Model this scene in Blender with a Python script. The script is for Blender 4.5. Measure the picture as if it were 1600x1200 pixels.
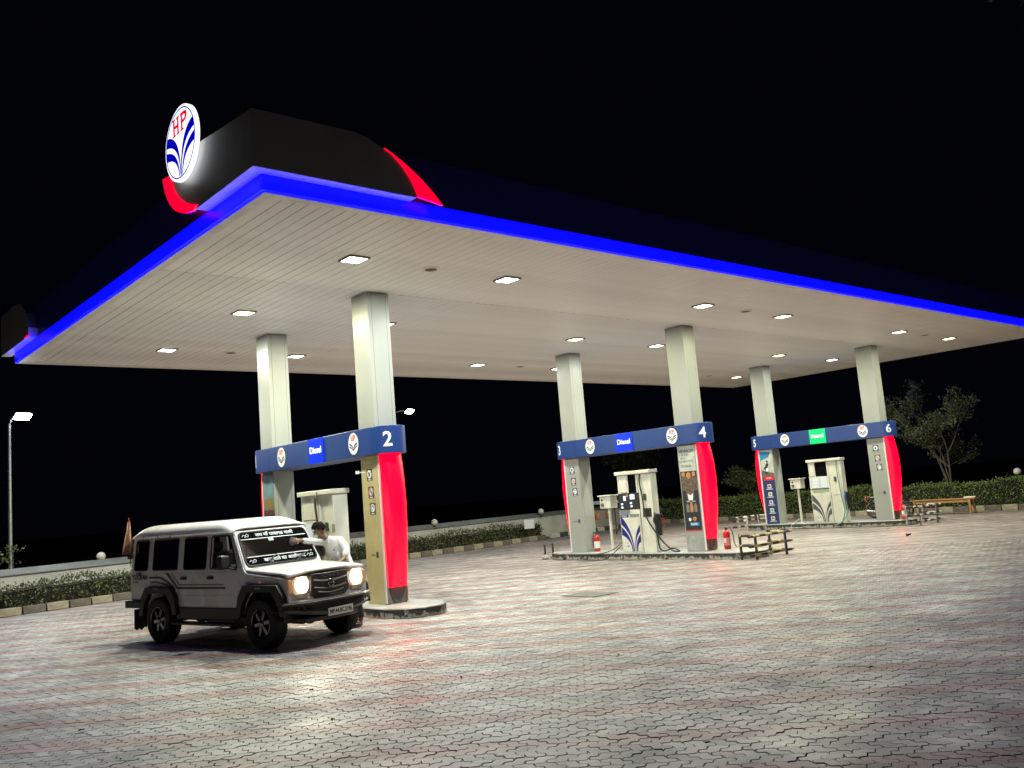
import bpy, bmesh, math, random
import numpy as np
from mathutils import Vector, Matrix
random.seed(7); rng = np.random.default_rng(7)
R = math.radians
sc = bpy.context.scene
for o in list(bpy.data.objects): bpy.data.objects.remove(o)
COL = sc.collection

# ------------------------------------------------------------------ camera
CAM = Vector((-9.3188, -14.6025, 2.0208))
c_r = Vector((0.75213793, -0.65409272, -0.08031961))
c_u = Vector((-0.02282811, -0.14766684, 0.98877368))
c_f = Vector((0.65861021, 0.74186064, 0.12599753))
cd = bpy.data.cameras.new('camera'); cd.lens = 31.055; cd.sensor_width = 36; cd.clip_end = 2000; cd.clip_start = .1
cam = bpy.data.objects.new('camera', cd); COL.objects.link(cam)
M4 = Matrix.Identity(4)
for i, v in enumerate((c_r, c_u, -c_f)):
    for k in range(3): M4[k][i] = v[k]
M4.translation = CAM
cam.matrix_world = M4
sc.camera = cam
# ------------------------------------------------------------------ night sky
w = bpy.data.worlds.new('World'); sc.world = w; w.use_nodes = True
nt = w.node_tree; bg = nt.nodes['Background']
bg.inputs[0].default_value = (.0006, .00075, .0022, 1); bg.inputs[1].default_value = 1.0   # moonless night sky
# ------------------------------------------------------------------ view
sc.view_settings.view_transform = 'Standard'; sc.view_settings.look = 'None'
sc.view_settings.exposure = 0.0; sc.view_settings.gamma = 1.0
sc.render.engine = 'CYCLES'
sc.cycles.use_denoising = True
sc.cycles.max_bounces = 8; sc.cycles.diffuse_bounces = 4; sc.cycles.glossy_bounces = 4; sc.cycles.transmission_bounces = 6; sc.cycles.transparent_max_bounces = 12
sc.cycles.sample_clamp_indirect = 6.0
sc.cycles.caustics_reflective = False; sc.cycles.caustics_refractive = False
LAMP_W = 270.0

# ------------------------------------------------------------------ materials
MATS = {}
def mat(name, col, rough=.5, metal=0., spec=.5, emit=None, es=0., var=0., vscale=6., bump=0., bscale=40., trans=0., alpha=1., coat=0., rvar=0.):
    if name in MATS: return MATS[name]
    m = bpy.data.materials.new(name); m.use_nodes = True; MATS[name] = m
    n = m.node_tree.nodes; l = m.node_tree.links; b = n['Principled BSDF']
    b.inputs['Base Color'].default_value = (*col, 1); b.inputs['Roughness'].default_value = rough
    b.inputs['Metallic'].default_value = metal; b.inputs['Specular IOR Level'].default_value = spec
    b.inputs['Transmission Weight'].default_value = trans; b.inputs['Alpha'].default_value = alpha
    b.inputs['Coat Weight'].default_value = coat
    if emit: b.inputs['Emission Color'].default_value = (*emit, 1); b.inputs['Emission Strength'].default_value = es
    if var or bump or rvar:
        tc = n.new('ShaderNodeTexCoord')
        if var or rvar:
            nz = n.new('ShaderNodeTexNoise'); nz.inputs['Scale'].default_value = vscale; nz.inputs['Detail'].default_value = 6
            l.new(tc.outputs['Object'], nz.inputs['Vector'])
        if var:
            mr = n.new('ShaderNodeMapRange'); mr.inputs[1].default_value = .3; mr.inputs[2].default_value = .7
            mr.inputs[3].default_value = 1 - var; mr.inputs[4].default_value = 1 + var * .6
            l.new(nz.outputs['Fac'], mr.inputs[0])
            mx = n.new('ShaderNodeMix'); mx.data_type = 'RGBA'; mx.blend_type = 'MULTIPLY'; mx.inputs[0].default_value = 1
            mx.inputs[6].default_value = (*col, 1); l.new(mr.outputs[0], mx.inputs[7]); l.new(mx.outputs[2], b.inputs['Base Color'])
        if rvar:
            mr2 = n.new('ShaderNodeMapRange'); mr2.inputs[1].default_value = .3; mr2.inputs[2].default_value = .7
            mr2.inputs[3].default_value = max(.03, rough - rvar); mr2.inputs[4].default_value = min(1, rough + rvar)
            l.new(nz.outputs['Fac'], mr2.inputs[0]); l.new(mr2.outputs[0], b.inputs['Roughness'])
        if bump:
            n2 = n.new('ShaderNodeTexNoise'); n2.inputs['Scale'].default_value = bscale; n2.inputs['Detail'].default_value = 5
            l.new(tc.outputs['Object'], n2.inputs['Vector'])
            bp = n.new('ShaderNodeBump'); bp.inputs['Strength'].default_value = bump; bp.inputs['Distance'].default_value = .02
            l.new(n2.outputs['Fac'], bp.inputs['Height']); l.new(bp.outputs[0], b.inputs['Normal'])
    return m

def mat_two(name, c1, c2, scale, lo, hi, rough=.6, zfade=None, bump=.2, metal=0.):
    """c1 with worn patches of c2 (noise threshold); zfade=(z0,z1): patches gather below"""
    m = bpy.data.materials.new(name); m.use_nodes = True; MATS[name] = m
    n = m.node_tree.nodes; l = m.node_tree.links; b = n['Principled BSDF']; b.inputs['Roughness'].default_value = rough
    b.inputs['Metallic'].default_value = metal
    tc = n.new('ShaderNodeTexCoord'); nz = n.new('ShaderNodeTexNoise'); nz.inputs['Scale'].default_value = scale; nz.inputs['Detail'].default_value = 8
    nz.inputs['Roughness'].default_value = .65
    l.new(tc.outputs['Object'], nz.inputs['Vector'])
    fac = nz.outputs['Fac']
    if zfade:
        sx = n.new('ShaderNodeSeparateXYZ'); l.new(tc.outputs['Object'], sx.inputs[0])
        mz = n.new('ShaderNodeMapRange'); mz.inputs[1].default_value = zfade[0]; mz.inputs[2].default_value = zfade[1]
        mz.inputs[3].default_value = .22; mz.inputs[4].default_value = -.08; l.new(sx.outputs[2], mz.inputs[0])
        ad = n.new('ShaderNodeMath'); ad.operation = 'ADD'; l.new(fac, ad.inputs[0]); l.new(mz.outputs[0], ad.inputs[1]); fac = ad.outputs[0]
    mr = n.new('ShaderNodeMapRange'); mr.inputs[1].default_value = lo; mr.inputs[2].default_value = hi; l.new(fac, mr.inputs[0])
    mx = n.new('ShaderNodeMix'); mx.data_type = 'RGBA'; mx.inputs[6].default_value = (*c1, 1); mx.inputs[7].default_value = (*c2, 1)
    l.new(mr.outputs[0], mx.inputs[0]); l.new(mx.outputs[2], b.inputs['Base Color'])
    if bump:
        bp = n.new('ShaderNodeBump'); bp.inputs['Strength'].default_value = bump; bp.inputs['Distance'].default_value = .01
        l.new(nz.outputs['Fac'], bp.inputs['Height']); l.new(bp.outputs[0], b.inputs['Normal'])
    return m

white_panel = mat('column_cladding', (.30, .315, .295), .42, .0, .4, var=.03, vscale=1.3, rvar=.05)
gold_panel = mat('beige_vinyl', (.47, .40, .20), .4, var=.15, vscale=2.5)
dark_gap = mat('dark_gap', (.03, .03, .03), .7)
soffit_m = mat('soffit_strip', (.93, .91, .85), .45, var=.13, vscale=.7, rvar=.08)
trim_m = mat('soffit_trim', (.84, .79, .74), .45, var=.12, vscale=3)
navy_fascia = mat('navy_fascia', (.02, .035, .30), .35)
grey_fascia = mat('grey_fascia', (.36, .37, .355), .4, .0, var=.1, vscale=2)
navy_beam = mat('navy_sign_vinyl', (.016, .045, .19), .35, var=.08, vscale=2)
red_em = mat('red_lit_panel', (.5, .0, .01), .3, emit=(1., .0, .014), es=3.2)
red_sw = mat('red_lit_swoosh', (.5, .0, .01), .3, emit=(1., .0, .03), es=1.2)
blue_em = mat('blue_lit_band', (.0, .0, .3), .3, emit=(.0003, .0004, 1.), es=9.)
sign_white = mat('sign_white_lit', (.8, .8, .8), .3, emit=(.93, .96, 1.), es=1.3)
sign_navy = mat('sign_navy_lit', (.0, .0, .2), .3, emit=(.0, .0, .42), es=1.)
sign_red = mat('sign_red_lit', (.5, .0, .02), .3, emit=(.8, .0, .04), es=1.)
diesel_em = mat('diesel_blue_lit', (.0, .02, .4), .3, emit=(.0, .015, .75), es=1.)
petrol_em = mat('petrol_green_lit', (.0, .3, .1), .3, emit=(.0, .62, .13), es=1.)
white_em = mat('white_lit_letter', (.8, .8, .8), .3, emit=(.9, .95, 1), es=1.)
white_vinyl = mat('white_vinyl', (.75, .77, .80), .4)
navy_vinyl = mat('navy_vinyl', (.015, .02, .16), .4)
red_vinyl = mat('red_vinyl', (.55, .03, .03), .4)
red_lit_trim = mat('pale_side_trim', (.7, .62, .6), .35)  # white trim with the red panel's light tinted into its colour
dark_metal = mat('dark_metal', (.06, .06, .065), .4, .6, var=.2)
steel = mat('brushed_steel', (.45, .46, .46), .35, .8, var=.15, vscale=4)
silver_frame = mat('lamp_frame', (.22, .22, .20), .4, .2)
island_side = mat_two('island_black_paint', (.035, .036, .036), (.36, .34, .29), 9., .56, .66, .65, zfade=(0.0, .16))
island_top = mat('island_top_concrete', (.33, .34, .33), .45, var=.25, vscale=5, bump=.15, rvar=.15)
rubber = mat('black_rubber', (.018, .018, .018), .55)
tyre_m = mat('tyre_rubber', (.016, .016, .017), .75, bump=.3, bscale=60)
black_plastic = mat('black_plastic', (.02, .02, .022), .45, var=.2)
cream = mat('cream_enamel', (.64, .64, .56), .35, var=.12, vscale=3.5, rvar=.1)
cream2 = mat('pale_enamel', (.64, .64, .58), .3, var=.08, vscale=3)
leaf_navy = mat('decal_navy', (.012, .012, .2), .4)
leaf_grey = mat('decal_grey', (.085, .085, .11), .5, var=.3, vscale=20)
lcd = mat('lcd_lit', (.3, .35, .4), .3, emit=(.55, .75, 1.), es=1.1)
lcd_dim = mat('lcd_grey', (.5, .55, .6), .3, emit=(.45, .55, .65), es=.45)
ext_red = mat('extinguisher_red', (.45, .02, .02), .3, coat=.3)
label_white = mat('paper_white', (.7, .7, .68), .6)
yellow_black = None
concrete = mat('grey_concrete', (.30, .30, .28), .85, var=.3, vscale=3, bump=.3, bscale=25)
wall_m = mat('whitewashed_wall', (.55, .56, .52), .85, var=.22, vscale=1.2, bump=.2, bscale=15)
coping_m = mat('wall_coping', (.16, .17, .17), .8, var=.25, vscale=2)
wood = mat('varnished_wood', (.36, .19, .07), .45, var=.3, vscale=7)
globe_m = mat('opal_globe', (.72, .70, .60), .4)
pole_m = mat('galvanised_pole', (.42, .45, .46), .4, .6, var=.15)

# ------------------------------------------------------------------ mesh helpers
def children_link(o, parent=None):
    COL.objects.link(o)
    if parent is not None: o.parent = parent
    return o
class Fr:
    """a flat face to draw on: origin, right, up; normal = right x up"""
    def __init__(s, o, r, u): s.o = Vector(o); s.r = Vector(r).normalized(); s.u = Vector(u).normalized(); s.n = s.r.cross(s.u)
    def p(s, a, b, d=0.): return s.o + s.r * a + s.u * b + s.n * d
    def sub(s, a, b, d=0.): return Fr(s.p(a, b, d), s.r, s.u)
def face_xm(x, y, z): return Fr((x, y, z), (0, -1, 0), (0, 0, 1))
def face_ym(x, y, z): return Fr((x, y, z), (1, 0, 0), (0, 0, 1))
class MB:
    def __init__(s): s.v = []; s.f = []
    def add(s, vs, fs):
        k = len(s.v); s.v += [tuple(q) for q in vs]; s.f += [tuple(i + k for i in f) for f in fs]; return s
    def box(s, x0, x1, y0, y1, z0, z1):
        return s.add([(x0,y0,z0),(x1,y0,z0),(x1,y1,z0),(x0,y1,z0),(x0,y0,z1),(x1,y0,z1),(x1,y1,z1),(x0,y1,z1)],
                     [(0,3,2,1),(4,5,6,7),(0,1,5,4),(1,2,6,5),(2,3,7,6),(3,0,4,7)])
    def hexa(s, p): return s.add(p, [(0,3,2,1),(4,5,6,7),(0,1,5,4),(1,2,6,5),(2,3,7,6),(3,0,4,7)])
    def prism(s, fr, poly, d0=0., d1=.003):
        n = len(poly)
        a = sum(poly[i][0]*poly[(i+1)%n][1]-poly[(i+1)%n][0]*poly[i][1] for i in range(n))
        if a < 0: poly = poly[::-1]
        return s.add([fr.p(x, y, d0) for x, y in poly] + [fr.p(x, y, d1) for x, y in poly],
                     [tuple(range(n-1, -1, -1)), tuple(range(n, 2*n))] + [(i, (i+1) % n, n+(i+1) % n, n+i) for i in range(n)])
    def rect(s, fr, a0, a1, b0, b1, d0=0., d1=.003): return s.prism(fr, [(a0,b0),(a1,b0),(a1,b1),(a0,b1)], d0, d1)
    def tube(s, pts, r, n=8, cap=True):
        pts = [Vector(p) for p in pts]; m = len(pts); rr = r if isinstance(r, (list, tuple)) else [r]*m
        vs = []; up = None
        for i, p in enumerate(pts):
            t = (pts[min(i+1, m-1)] - pts[max(i-1, 0)]).normalized()
            if up is None: up = Vector((0,0,1)) if abs(t.z) < .9 else Vector((1,0,0))
            a = t.cross(up).normalized(); b = a.cross(t).normalized(); up = b
            for k in range(n):
                th = 2*math.pi*k/n; vs.append(p + (a*math.cos(th) + b*math.sin(th))*rr[i])
        fs = [(i*n+k, i*n+(k+1) % n, (i+1)*n+(k+1) % n, (i+1)*n+k) for i in range(m-1) for k in range(n)]
        if cap: fs += [tuple(range(n-1, -1, -1)), tuple(range((m-1)*n, m*n))]
        return s.add(vs, fs)
    def lathe(s, o, axis, prof, n=20):
        """prof: (radius, distance along axis)"""
        o = Vector(o); ax = Vector(axis).normalized(); t = Vector((0,0,1)) if abs(ax.z) < .9 else Vector((1,0,0))
        a = ax.cross(t).normalized(); b = ax.cross(a).normalized(); m = len(prof); vs = []
        for r_, h in prof:
            for k in range(n):
                th = 2*math.pi*k/n; vs.append(o + ax*h + (a*math.cos(th)+b*math.sin(th))*r_)
        fs = [(i*n+k, i*n+(k+1) % n, (i+1)*n+(k+1) % n, (i+1)*n+k) for i in range(m-1) for k in range(n)]
        fs += [tuple(range(n-1, -1, -1)), tuple(range((m-1)*n, m*n))]
        return s.add(vs, fs)
    def ball(s, c, r, n=14, m=9, sc_=(1,1,1)):
        vs = []; c = Vector(c)
        for i in range(m+1):
            ph = math.pi*i/m
            for k in range(n):
                th = 2*math.pi*k/n
                vs.append(c + Vector((r*sc_[0]*math.sin(ph)*math.cos(th), r*sc_[1]*math.sin(ph)*math.sin(th), r*sc_[2]*math.cos(ph))))
        return s.add(vs, [(i*n+k, (i+1)*n+k, (i+1)*n+(k+1) % n, i*n+(k+1) % n) for i in range(m) for k in range(n)])
    def grid(s, P):
        """P[i][j] points"""
        a = len(P); b = len(P[0])
        return s.add([q for row in P for q in row], [(i*b+j, i*b+j+1, (i+1)*b+j+1, (i+1)*b+j) for i in range(a-1) for j in range(b-1)])
    def build(s, name, m, parent=None, smooth=False, bevel=0., seg=2, solid=0.):
        me = bpy.data.meshes.new(name); me.from_pydata([tuple(q) for q in s.v], [], s.f); me.validate()
        bm = bmesh.new(); bm.from_mesh(me); bmesh.ops.recalc_face_normals(bm, faces=bm.faces); bm.to_mesh(me); bm.free()
        me.materials.append(m)
        if smooth:
            for p in me.polygons: p.use_smooth = True
        o = bpy.data.objects.new(name, me); children_link(o, parent)
        if solid:
            md = o.modifiers.new('solid', 'SOLIDIFY'); md.thickness = solid; md.offset = -1
        if bevel:
            md = o.modifiers.new('bevel', 'BEVEL'); md.width = bevel; md.segments = seg; md.limit_method = 'ANGLE'; md.angle_limit = R(35)
            for p in me.polygons: p.use_smooth = True
            try: me.set_sharp_from_angle(angle=R(40))
            except Exception: pass
        elif smooth:
            try: me.set_sharp_from_angle(angle=R(45))
            except Exception: pass
        return o
def tag(o, label, cat, group=None):
    o['label'] = label; o['category'] = cat
    if group: o['group'] = group
    return o
def structure(o): o['kind'] = 'structure'; return o
def stuff(o): o['kind'] = 'stuff'; return o
def empty(name, loc=(0,0,0), rz=0.):
    o = bpy.data.objects.new(name, None); o.location = loc; o.rotation_euler = (0,0,rz); o.empty_display_size = .2
    COL.objects.link(o); return o
def rounded(a0, a1, b0, b1, r, n=5):
    out = []
    for cx, cy, t0 in ((a1-r,b0+r,-90),(a1-r,b1-r,0),(a0+r,b1-r,90),(a0+r,b0+r,180)):
        for k in range(n+1):
            t = R(t0 + 90*k/n); out.append((cx + r*math.cos(t), cy + r*math.sin(t)))
    return out
def circle(cx, cy, rx, ry=None, n=28): 
    ry = ry or rx
    return [(cx+rx*math.cos(2*math.pi*k/n), cy+ry*math.sin(2*math.pi*k/n)) for k in range(n)]
def bez(p0, p1, p2, n=10): return [((1-t)**2*p0[0]+2*t*(1-t)*p1[0]+t*t*p2[0], (1-t)**2*p0[1]+2*t*(1-t)*p1[1]+t*t*p2[1]) for t in [k/n for k in range(n+1)]]
DG = None
def text(name, s, fr, size, m, parent, d=.004, sx=1., align='CENTER', bold=0., ext=.001, bend=None):
    cu = bpy.data.curves.new(name, 'FONT'); cu.body = s; cu.size = size; cu.align_x = align; cu.align_y = 'CENTER'; cu.extrude = ext; cu.offset = bold; cu.resolution_u = 3
    t = bpy.data.objects.new(name, cu); COL.objects.link(t)
    dg = bpy.context.evaluated_depsgraph_get(); me = bpy.data.meshes.new_from_object(t.evaluated_get(dg))
    bpy.data.objects.remove(t); bpy.data.curves.remove(cu)
    me.name = name; o3 = fr.p(0,0,d)
    if bend:
        bm = bmesh.new(); bm.from_mesh(me)
        for q in range(-12, 13): bmesh.ops.bisect_plane(bm, geom=bm.verts[:]+bm.edges[:]+bm.faces[:], plane_co=(q*.015,0,0), plane_no=(1,0,0))
        bm.to_mesh(me); bm.free()
    for v in me.vertices:
        v.co = bend(v.co.x*sx, v.co.y, v.co.z+d) if bend else o3 + fr.r*(v.co.x*sx) + fr.u*v.co.y + fr.n*v.co.z
    me.materials.clear(); me.materials.append(m)
    o = bpy.data.objects.new(name, me); return children_link(o, parent)
def copy_tree(o, parent=None):
    c = o.copy(); COL.objects.link(c); c.parent = parent
    for ch in list(o.children): copy_tree(ch, c)
    return c

def hp_logo(fr, rx, ry, parent, d=0., lit=False):
    mw, mn, mr = (sign_white, sign_navy, sign_red) if lit else (white_vinyl, navy_vinyl, red_vinyl)
    disc = MB().prism(fr, circle(0,0,rx,ry,40), d, d+.004).build('logo_disc', mw, parent)
    e = d + .005
    t = .0025
    ring = MB(); A = circle(0,0,rx*.955,ry*.955,40); B = circle(0,0,rx*.92,ry*.92,40)
    if lit:
        for k in range(40): ring.prism(fr, [A[k], A[(k+1) % 40], B[(k+1) % 40], B[k]], e, e+t)
        ring.build('logo_ring', mn, disc)
    lv = MB()
    SETS = (((( .0,-.62),(.02,-.10),(.72,.10)), ((.05,-.62),(.10,-.22),(.80,-.04))), (((.10,-.62),(.16,-.34),(.80,-.16)), ((.15,-.62),(.24,-.44),(.76,-.28))))
    for sgn in (-1, 1):
        for up, lo in SETS if not lit else ((((.0,-.9),(.0,.30),(.86,.42)), ((.035,-.9),(.06,.05),(.915,.15))), (((.075,-.9),(.12,-.13),(.92,.02)), ((.11,-.9),(.2,-.3),(.90,-.24)))):
            a = bez(*up); b = bez(*lo)
            for k in range(10):
                lv.prism(fr, [(sgn*a[k][0]*rx,a[k][1]*ry),(sgn*a[k+1][0]*rx,a[k+1][1]*ry),(sgn*b[k+1][0]*rx,b[k+1][1]*ry),(sgn*b[k][0]*rx,b[k][1]*ry)], e, e+t)
    lv.build('logo_leaf', mn, disc)
    def bars(name, rects):
        q = MB()
        for a0,a1,b0,b1 in rects: q.rect(fr, a0*rx, a1*rx, b0*ry, b1*ry, e, e+t)
        return q.build(name, mr, disc)
    h = MB()
    bars('letter_h', [(-.42,-.32,.34,.74),(-.16,-.06,.34,.74),(-.32,-.16,.50,.58),(-.47,-.27,.29,.338),(-.21,-.01,.29,.338),(-.47,-.27,.742,.79),(-.21,-.01,.742,.79)])
    p = MB()
    for a0,a1,b0,b1 in [(.09,.19,.338,.742),(.04,.26,.29,.336),(.04,.19,.744,.79)]: p.rect(fr,a0*rx,a1*rx,b0*ry,b1*ry,e,e+t)
    oc = bez((.192,.79),(.50,.79),(.48,.65),6)+bez((.48,.65),(.48,.48),(.192,.49),6); ic = bez((.192,.70),(.36,.71),(.36,.64),6)+bez((.36,.64),(.36,.57),(.192,.575),6)
    for k in range(len(oc)-1): p.prism(fr, [(x*rx,y*ry) for x,y in (oc[k],oc[k+1],ic[k+1],ic[k])], e, e+t)
    p.build('letter_p', mr, disc)
    return disc

# ------------------------------------------------------------------ ground and paving
HG = .18; HS = 6.28
def ground_sheet(name, poly, z, m):
    o = MB().add([(x,y,z) for x,y in poly], [tuple(range(len(poly)))]).build(name, m); return structure(o)
earth = mat('dry_earth', (.10, .085, .06), .95, var=.4, vscale=.5, bump=.4, bscale=3)
ground_sheet('ground', [(-400,-400),(500,-400),(500,500),(-400,500)], -.06, earth)

def paver_mat(name, far):
    m = bpy.data.materials.new(name); m.use_nodes = True
    n = m.node_tree.nodes; l = m.node_tree.links; b = n['Principled BSDF']
    ge = n.new('ShaderNodeNewGeometry')
    def noise(scale, det=6, ro=.6):
        z = n.new('ShaderNodeTexNoise'); z.inputs['Scale'].default_value = scale; z.inputs['Detail'].default_value = det; z.inputs['Roughness'].default_value = ro
        l.new(ge.outputs['Position'], z.inputs['Vector']); return z.outputs['Fac']
    def mrange(f, a, b_, c, d_):
        q = n.new('ShaderNodeMapRange'); q.inputs[1].default_value = a; q.inputs[2].default_value = b_; q.inputs[3].default_value = c; q.inputs[4].default_value = d_
        l.new(f, q.inputs[0]); return q.outputs[0]
    def mul(c, f, fac=1.):
        q = n.new('ShaderNodeMix'); q.data_type = 'RGBA'; q.blend_type = 'MULTIPLY'; q.inputs[0].default_value = fac
        l.new(c, q.inputs[6]); l.new(f, q.inputs[7]); return q.outputs[2]
    if far:
        sp = n.new('ShaderNodeSeparateXYZ'); l.new(ge.outputs['Position'], sp.inputs[0])
        def math_(op, a, b_=None):
            q = n.new('ShaderNodeMath'); q.operation = op
            for i, v in enumerate((a, b_)):
                if v is None: continue
                if isinstance(v, (int, float)): q.inputs[i].default_value = v
                else: l.new(v, q.inputs[i])
            return q.outputs[0]
        s_ = math_('ADD', sp.outputs[0], sp.outputs[1])
        fr_ = math_('FRACT', math_('DIVIDE', math_('ADD', s_, .7+.2333+140.), 1.4))
        red = math_('LESS_THAN', fr_, .3333)
        vr = n.new('ShaderNodeTexVoronoi'); vr.inputs['Scale'].default_value = 6.; l.new(ge.outputs['Position'], vr.inputs['Vector'])
        mx = n.new('ShaderNodeMix'); mx.data_type = 'RGBA'; l.new(red, mx.inputs[0]); mx.inputs[6].default_value = (.355,.35,.345,1); mx.inputs[7].default_value = (.335,.21,.195,1)
        bw = n.new('ShaderNodeRGBToBW'); l.new(vr.outputs['Color'], bw.inputs[0])
        col = mul(mx.outputs[2], mrange(bw.outputs[0], .2, .8, .78, 1.15))
    else:
        at = n.new('ShaderNodeAttribute'); at.attribute_name = 'Col'; col = at.outputs['Color']
    col = mul(col, mrange(noise(.35, 4), .35, .68, .64, 1.04))
    col = mul(col, mrange(noise(2.3, 6), .3, .7, .86, 1.08))
    col = mul(col, mrange(noise(110., 3), .3, .7, .80, 1.14))
    col = mul(col, mrange(noise(.9, 3, .4), .60, .72, 1., .62))      # old oil and tyre stains
    l.new(col, b.inputs['Base Color'])
    l.new(mrange(noise(1.1, 7), .3, .72, .36, .66), b.inputs['Roughness'])
    b.inputs['Specular IOR Level'].default_value = .55
    bp = n.new('ShaderNodeBump'); bp.inputs['Strength'].default_value = .35; bp.inputs['Distance'].default_value = .006
    l.new(noise(60., 5), bp.inputs['Height']); l.new(bp.outputs[0], b.inputs['Normal'])
    return m
pave_near = paver_mat('paver_concrete', False); pave_far = paver_mat('paver_concrete_far', True)
sand = mat('joint_sand', (.15, .14, .125), .95, var=.75, vscale=2)
def back_y(x): return 12.45 + .145*x
paving = ground_sheet('forecourt_paving', [(-60,-60),(27.45,-60),(27.45,back_y(27.45)),(-60,back_y(-60))], -.016, pave_far)
LW = .116667; OX = -.875
def edgepts(p, q, flip):
    """deformed unit edge from lattice point p to q; same curve for both owners"""
    (x0,y0),(x1,y1) = p, q
    a = .16*LW
    if y0 == y1:
        f = lambda t: (x0+(x1-x0)*t, y0)
        seq = [(.30, a), (.70, -a)]
        if x1 < x0: seq = [(1-.70, -a), (1-.30, a)]
        return [(x0,y0)] + [(x0+(x1-x0)*t, y0+d) for t, d in seq]
    seq = [(.30, a), (.70, -a)]
    if y1 < y0: seq = [(.30, -a), (.70, a)]
    return [(x0,y0)] + [(x0+d, y0+(y1-y0)*t) for t, d in seq]
def outline(orient):
    W = LW
    if orient == 0: ring = [(-W,0),(0,0),(W,0),(W,W),(0,W),(-W,W)]      # cells (i-1,j),(i,j)
    else: ring = [(0,0),(W,0),(W,W),(W,2*W),(0,2*W),(0,W)]
    out = []
    for k in range(6): out += edgepts(ring[k], ring[(k+1) % 6], 0)
    return np.array(out)
OUT = [outline(0), outline(1)]
def inset(P, d):
    n = len(P); Q = np.zeros_like(P)
    for i in range(n):
        a = P[i]-P[i-1]; b = P[(i+1) % n]-P[i]; a = a/np.linalg.norm(a); b = b/np.linalg.norm(b)
        na = np.array([-a[1],a[0]]); nb = np.array([-b[1],b[0]]); v = na+nb; Q[i] = P[i] + v*d/max(.4, v@na)
    return Q
PIN = [inset(P, .0052) for P in OUT]; PLO = [inset(P, .0018) for P in OUT]
TONES_G = [(.36,.355,.352),(.315,.312,.315),(.41,.402,.395),(.25,.25,.252),(.335,.32,.31),(.45,.44,.425)]
TONES_R = [(.34,.205,.19),(.285,.17,.165),(.385,.25,.23)]
fx, fy = c_f.x, c_f.y; fl = math.hypot(fx, fy); fx /= fl; fy /= fl
pav = []
i0, i1 = int(-34/LW), int(30/LW)
for j in range(int(-22/LW), int(13/LW)):
    y = j*LW
    for i in range(i0, i1):
        k = (-i-j) % 4
        if k not in (0, 3): continue
        x = OX + i*LW
        dx = x-CAM.x; dy = y-CAM.y; d = math.hypot(dx, dy)
        if d < 4.5 or d > 25: continue
        if (dx*fx+dy*fy)/d < .765: continue
        if y > back_y(x)-.15: continue
        o_ = 0 if k == 0 else 1
        b = (i+j - (0 if o_ == 0 else 1))//4
        pav.append((x, y, o_, (b % 3) == 0, d))
def in_frame(x, y):
    v = Vector((x,y,0))-CAM; z = v.dot(c_f)
    return abs(v.dot(c_r)/z)*1380 < 800 and v.dot(c_u)/z*1380 > -600
show = sorted([p for p in pav if in_frame(p[0], p[1])], key=lambda p: p[4])[:300]
near_set = set((p[0],p[1]) for p in show)
def paver_arrays(lst):
    n = 18; V = np.zeros((len(lst), 36, 3)); Cc = np.zeros((len(lst), 4))
    for q, (x, y, o_, red, d) in enumerate(lst):
        z = rng.normal(0, .0012); tx, ty = rng.normal(0, .006, 2)
        an = rng.normal(0,.006); ca_, sa_ = math.cos(an), math.sin(an); RM = np.array([[ca_,sa_],[-sa_,ca_]]); jx, jy = rng.normal(0,.0013,2)
        top = PIN[o_]@RM; lo = PLO[o_]@RM; x += jx; y += jy
        V[q,:18,0] = top[:,0]+x; V[q,:18,1] = top[:,1]+y; V[q,:18,2] = z + top[:,0]*tx + top[:,1]*ty
        V[q,18:,0] = lo[:,0]+x; V[q,18:,1] = lo[:,1]+y; V[q,18:,2] = -.0125
        t = TONES_R[rng.integers(3)] if red else TONES_G[rng.integers(6)]
        Cc[q,:3] = t; Cc[q,3] = 1
    return V, Cc
FACE = [tuple(range(18))] + [(k, k+18, (k+1) % 18+18, (k+1) % 18) for k in range(18)]
def paver_mesh(name, V, Cc):
    N = len(V); me = bpy.data.meshes.new(name)
    verts = V.reshape(-1,3); faces = []
    for q in range(N):
        o_ = q*36; faces += [tuple(i+o_ for i in f) for f in FACE]
    me.from_pydata(verts.tolist(), [], faces)
    ca = me.color_attributes.new('Col', 'FLOAT_COLOR', 'POINT'); ca.data.foreach_set('color', np.repeat(Cc, 36, axis=0).astype(np.float32).ravel())
    me.materials.append(pave_near); return me
rest = [p for p in pav if (p[0],p[1]) not in near_set]
me = paver_mesh('pavers', *paver_arrays(rest)); o = bpy.data.objects.new('pavers', me); children_link(o, paving); stuff(o)
variants = {}
for o_ in (0,1):
    for red in (True, False):
        for k in range(3 if red else 6):
            V, Cc = paver_arrays([(0,0,o_,red,0)]); Cc[0,:3] = (TONES_R if red else TONES_G)[k]
            variants[(o_,red,k)] = paver_mesh('paver', V, Cc)
for x, y, o_, red, d in show:
    ob = bpy.data.objects.new('paver', variants[(o_,red,random.randrange(3 if red else 6))]); ob.location = (x+random.gauss(0,.0013),y+random.gauss(0,.0013),random.gauss(0,.001)); ob.rotation_euler.z = random.gauss(0,.005); children_link(ob, paving)
# bedding sand seen in the joints
a0 = math.atan2(fy, fx); half = math.acos(.775)
bed = [(CAM.x+4.6*math.cos(a0+t), CAM.y+4.6*math.sin(a0+t)) for t in np.linspace(-half, half, 12)] + [(CAM.x+24.6*math.cos(a0+t), min(CAM.y+24.6*math.sin(a0+t), 12.2)) for t in np.linspace(half, -half, 30)]
structure(ground_sheet('bedding_sand', bed, -.012, sand))

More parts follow.
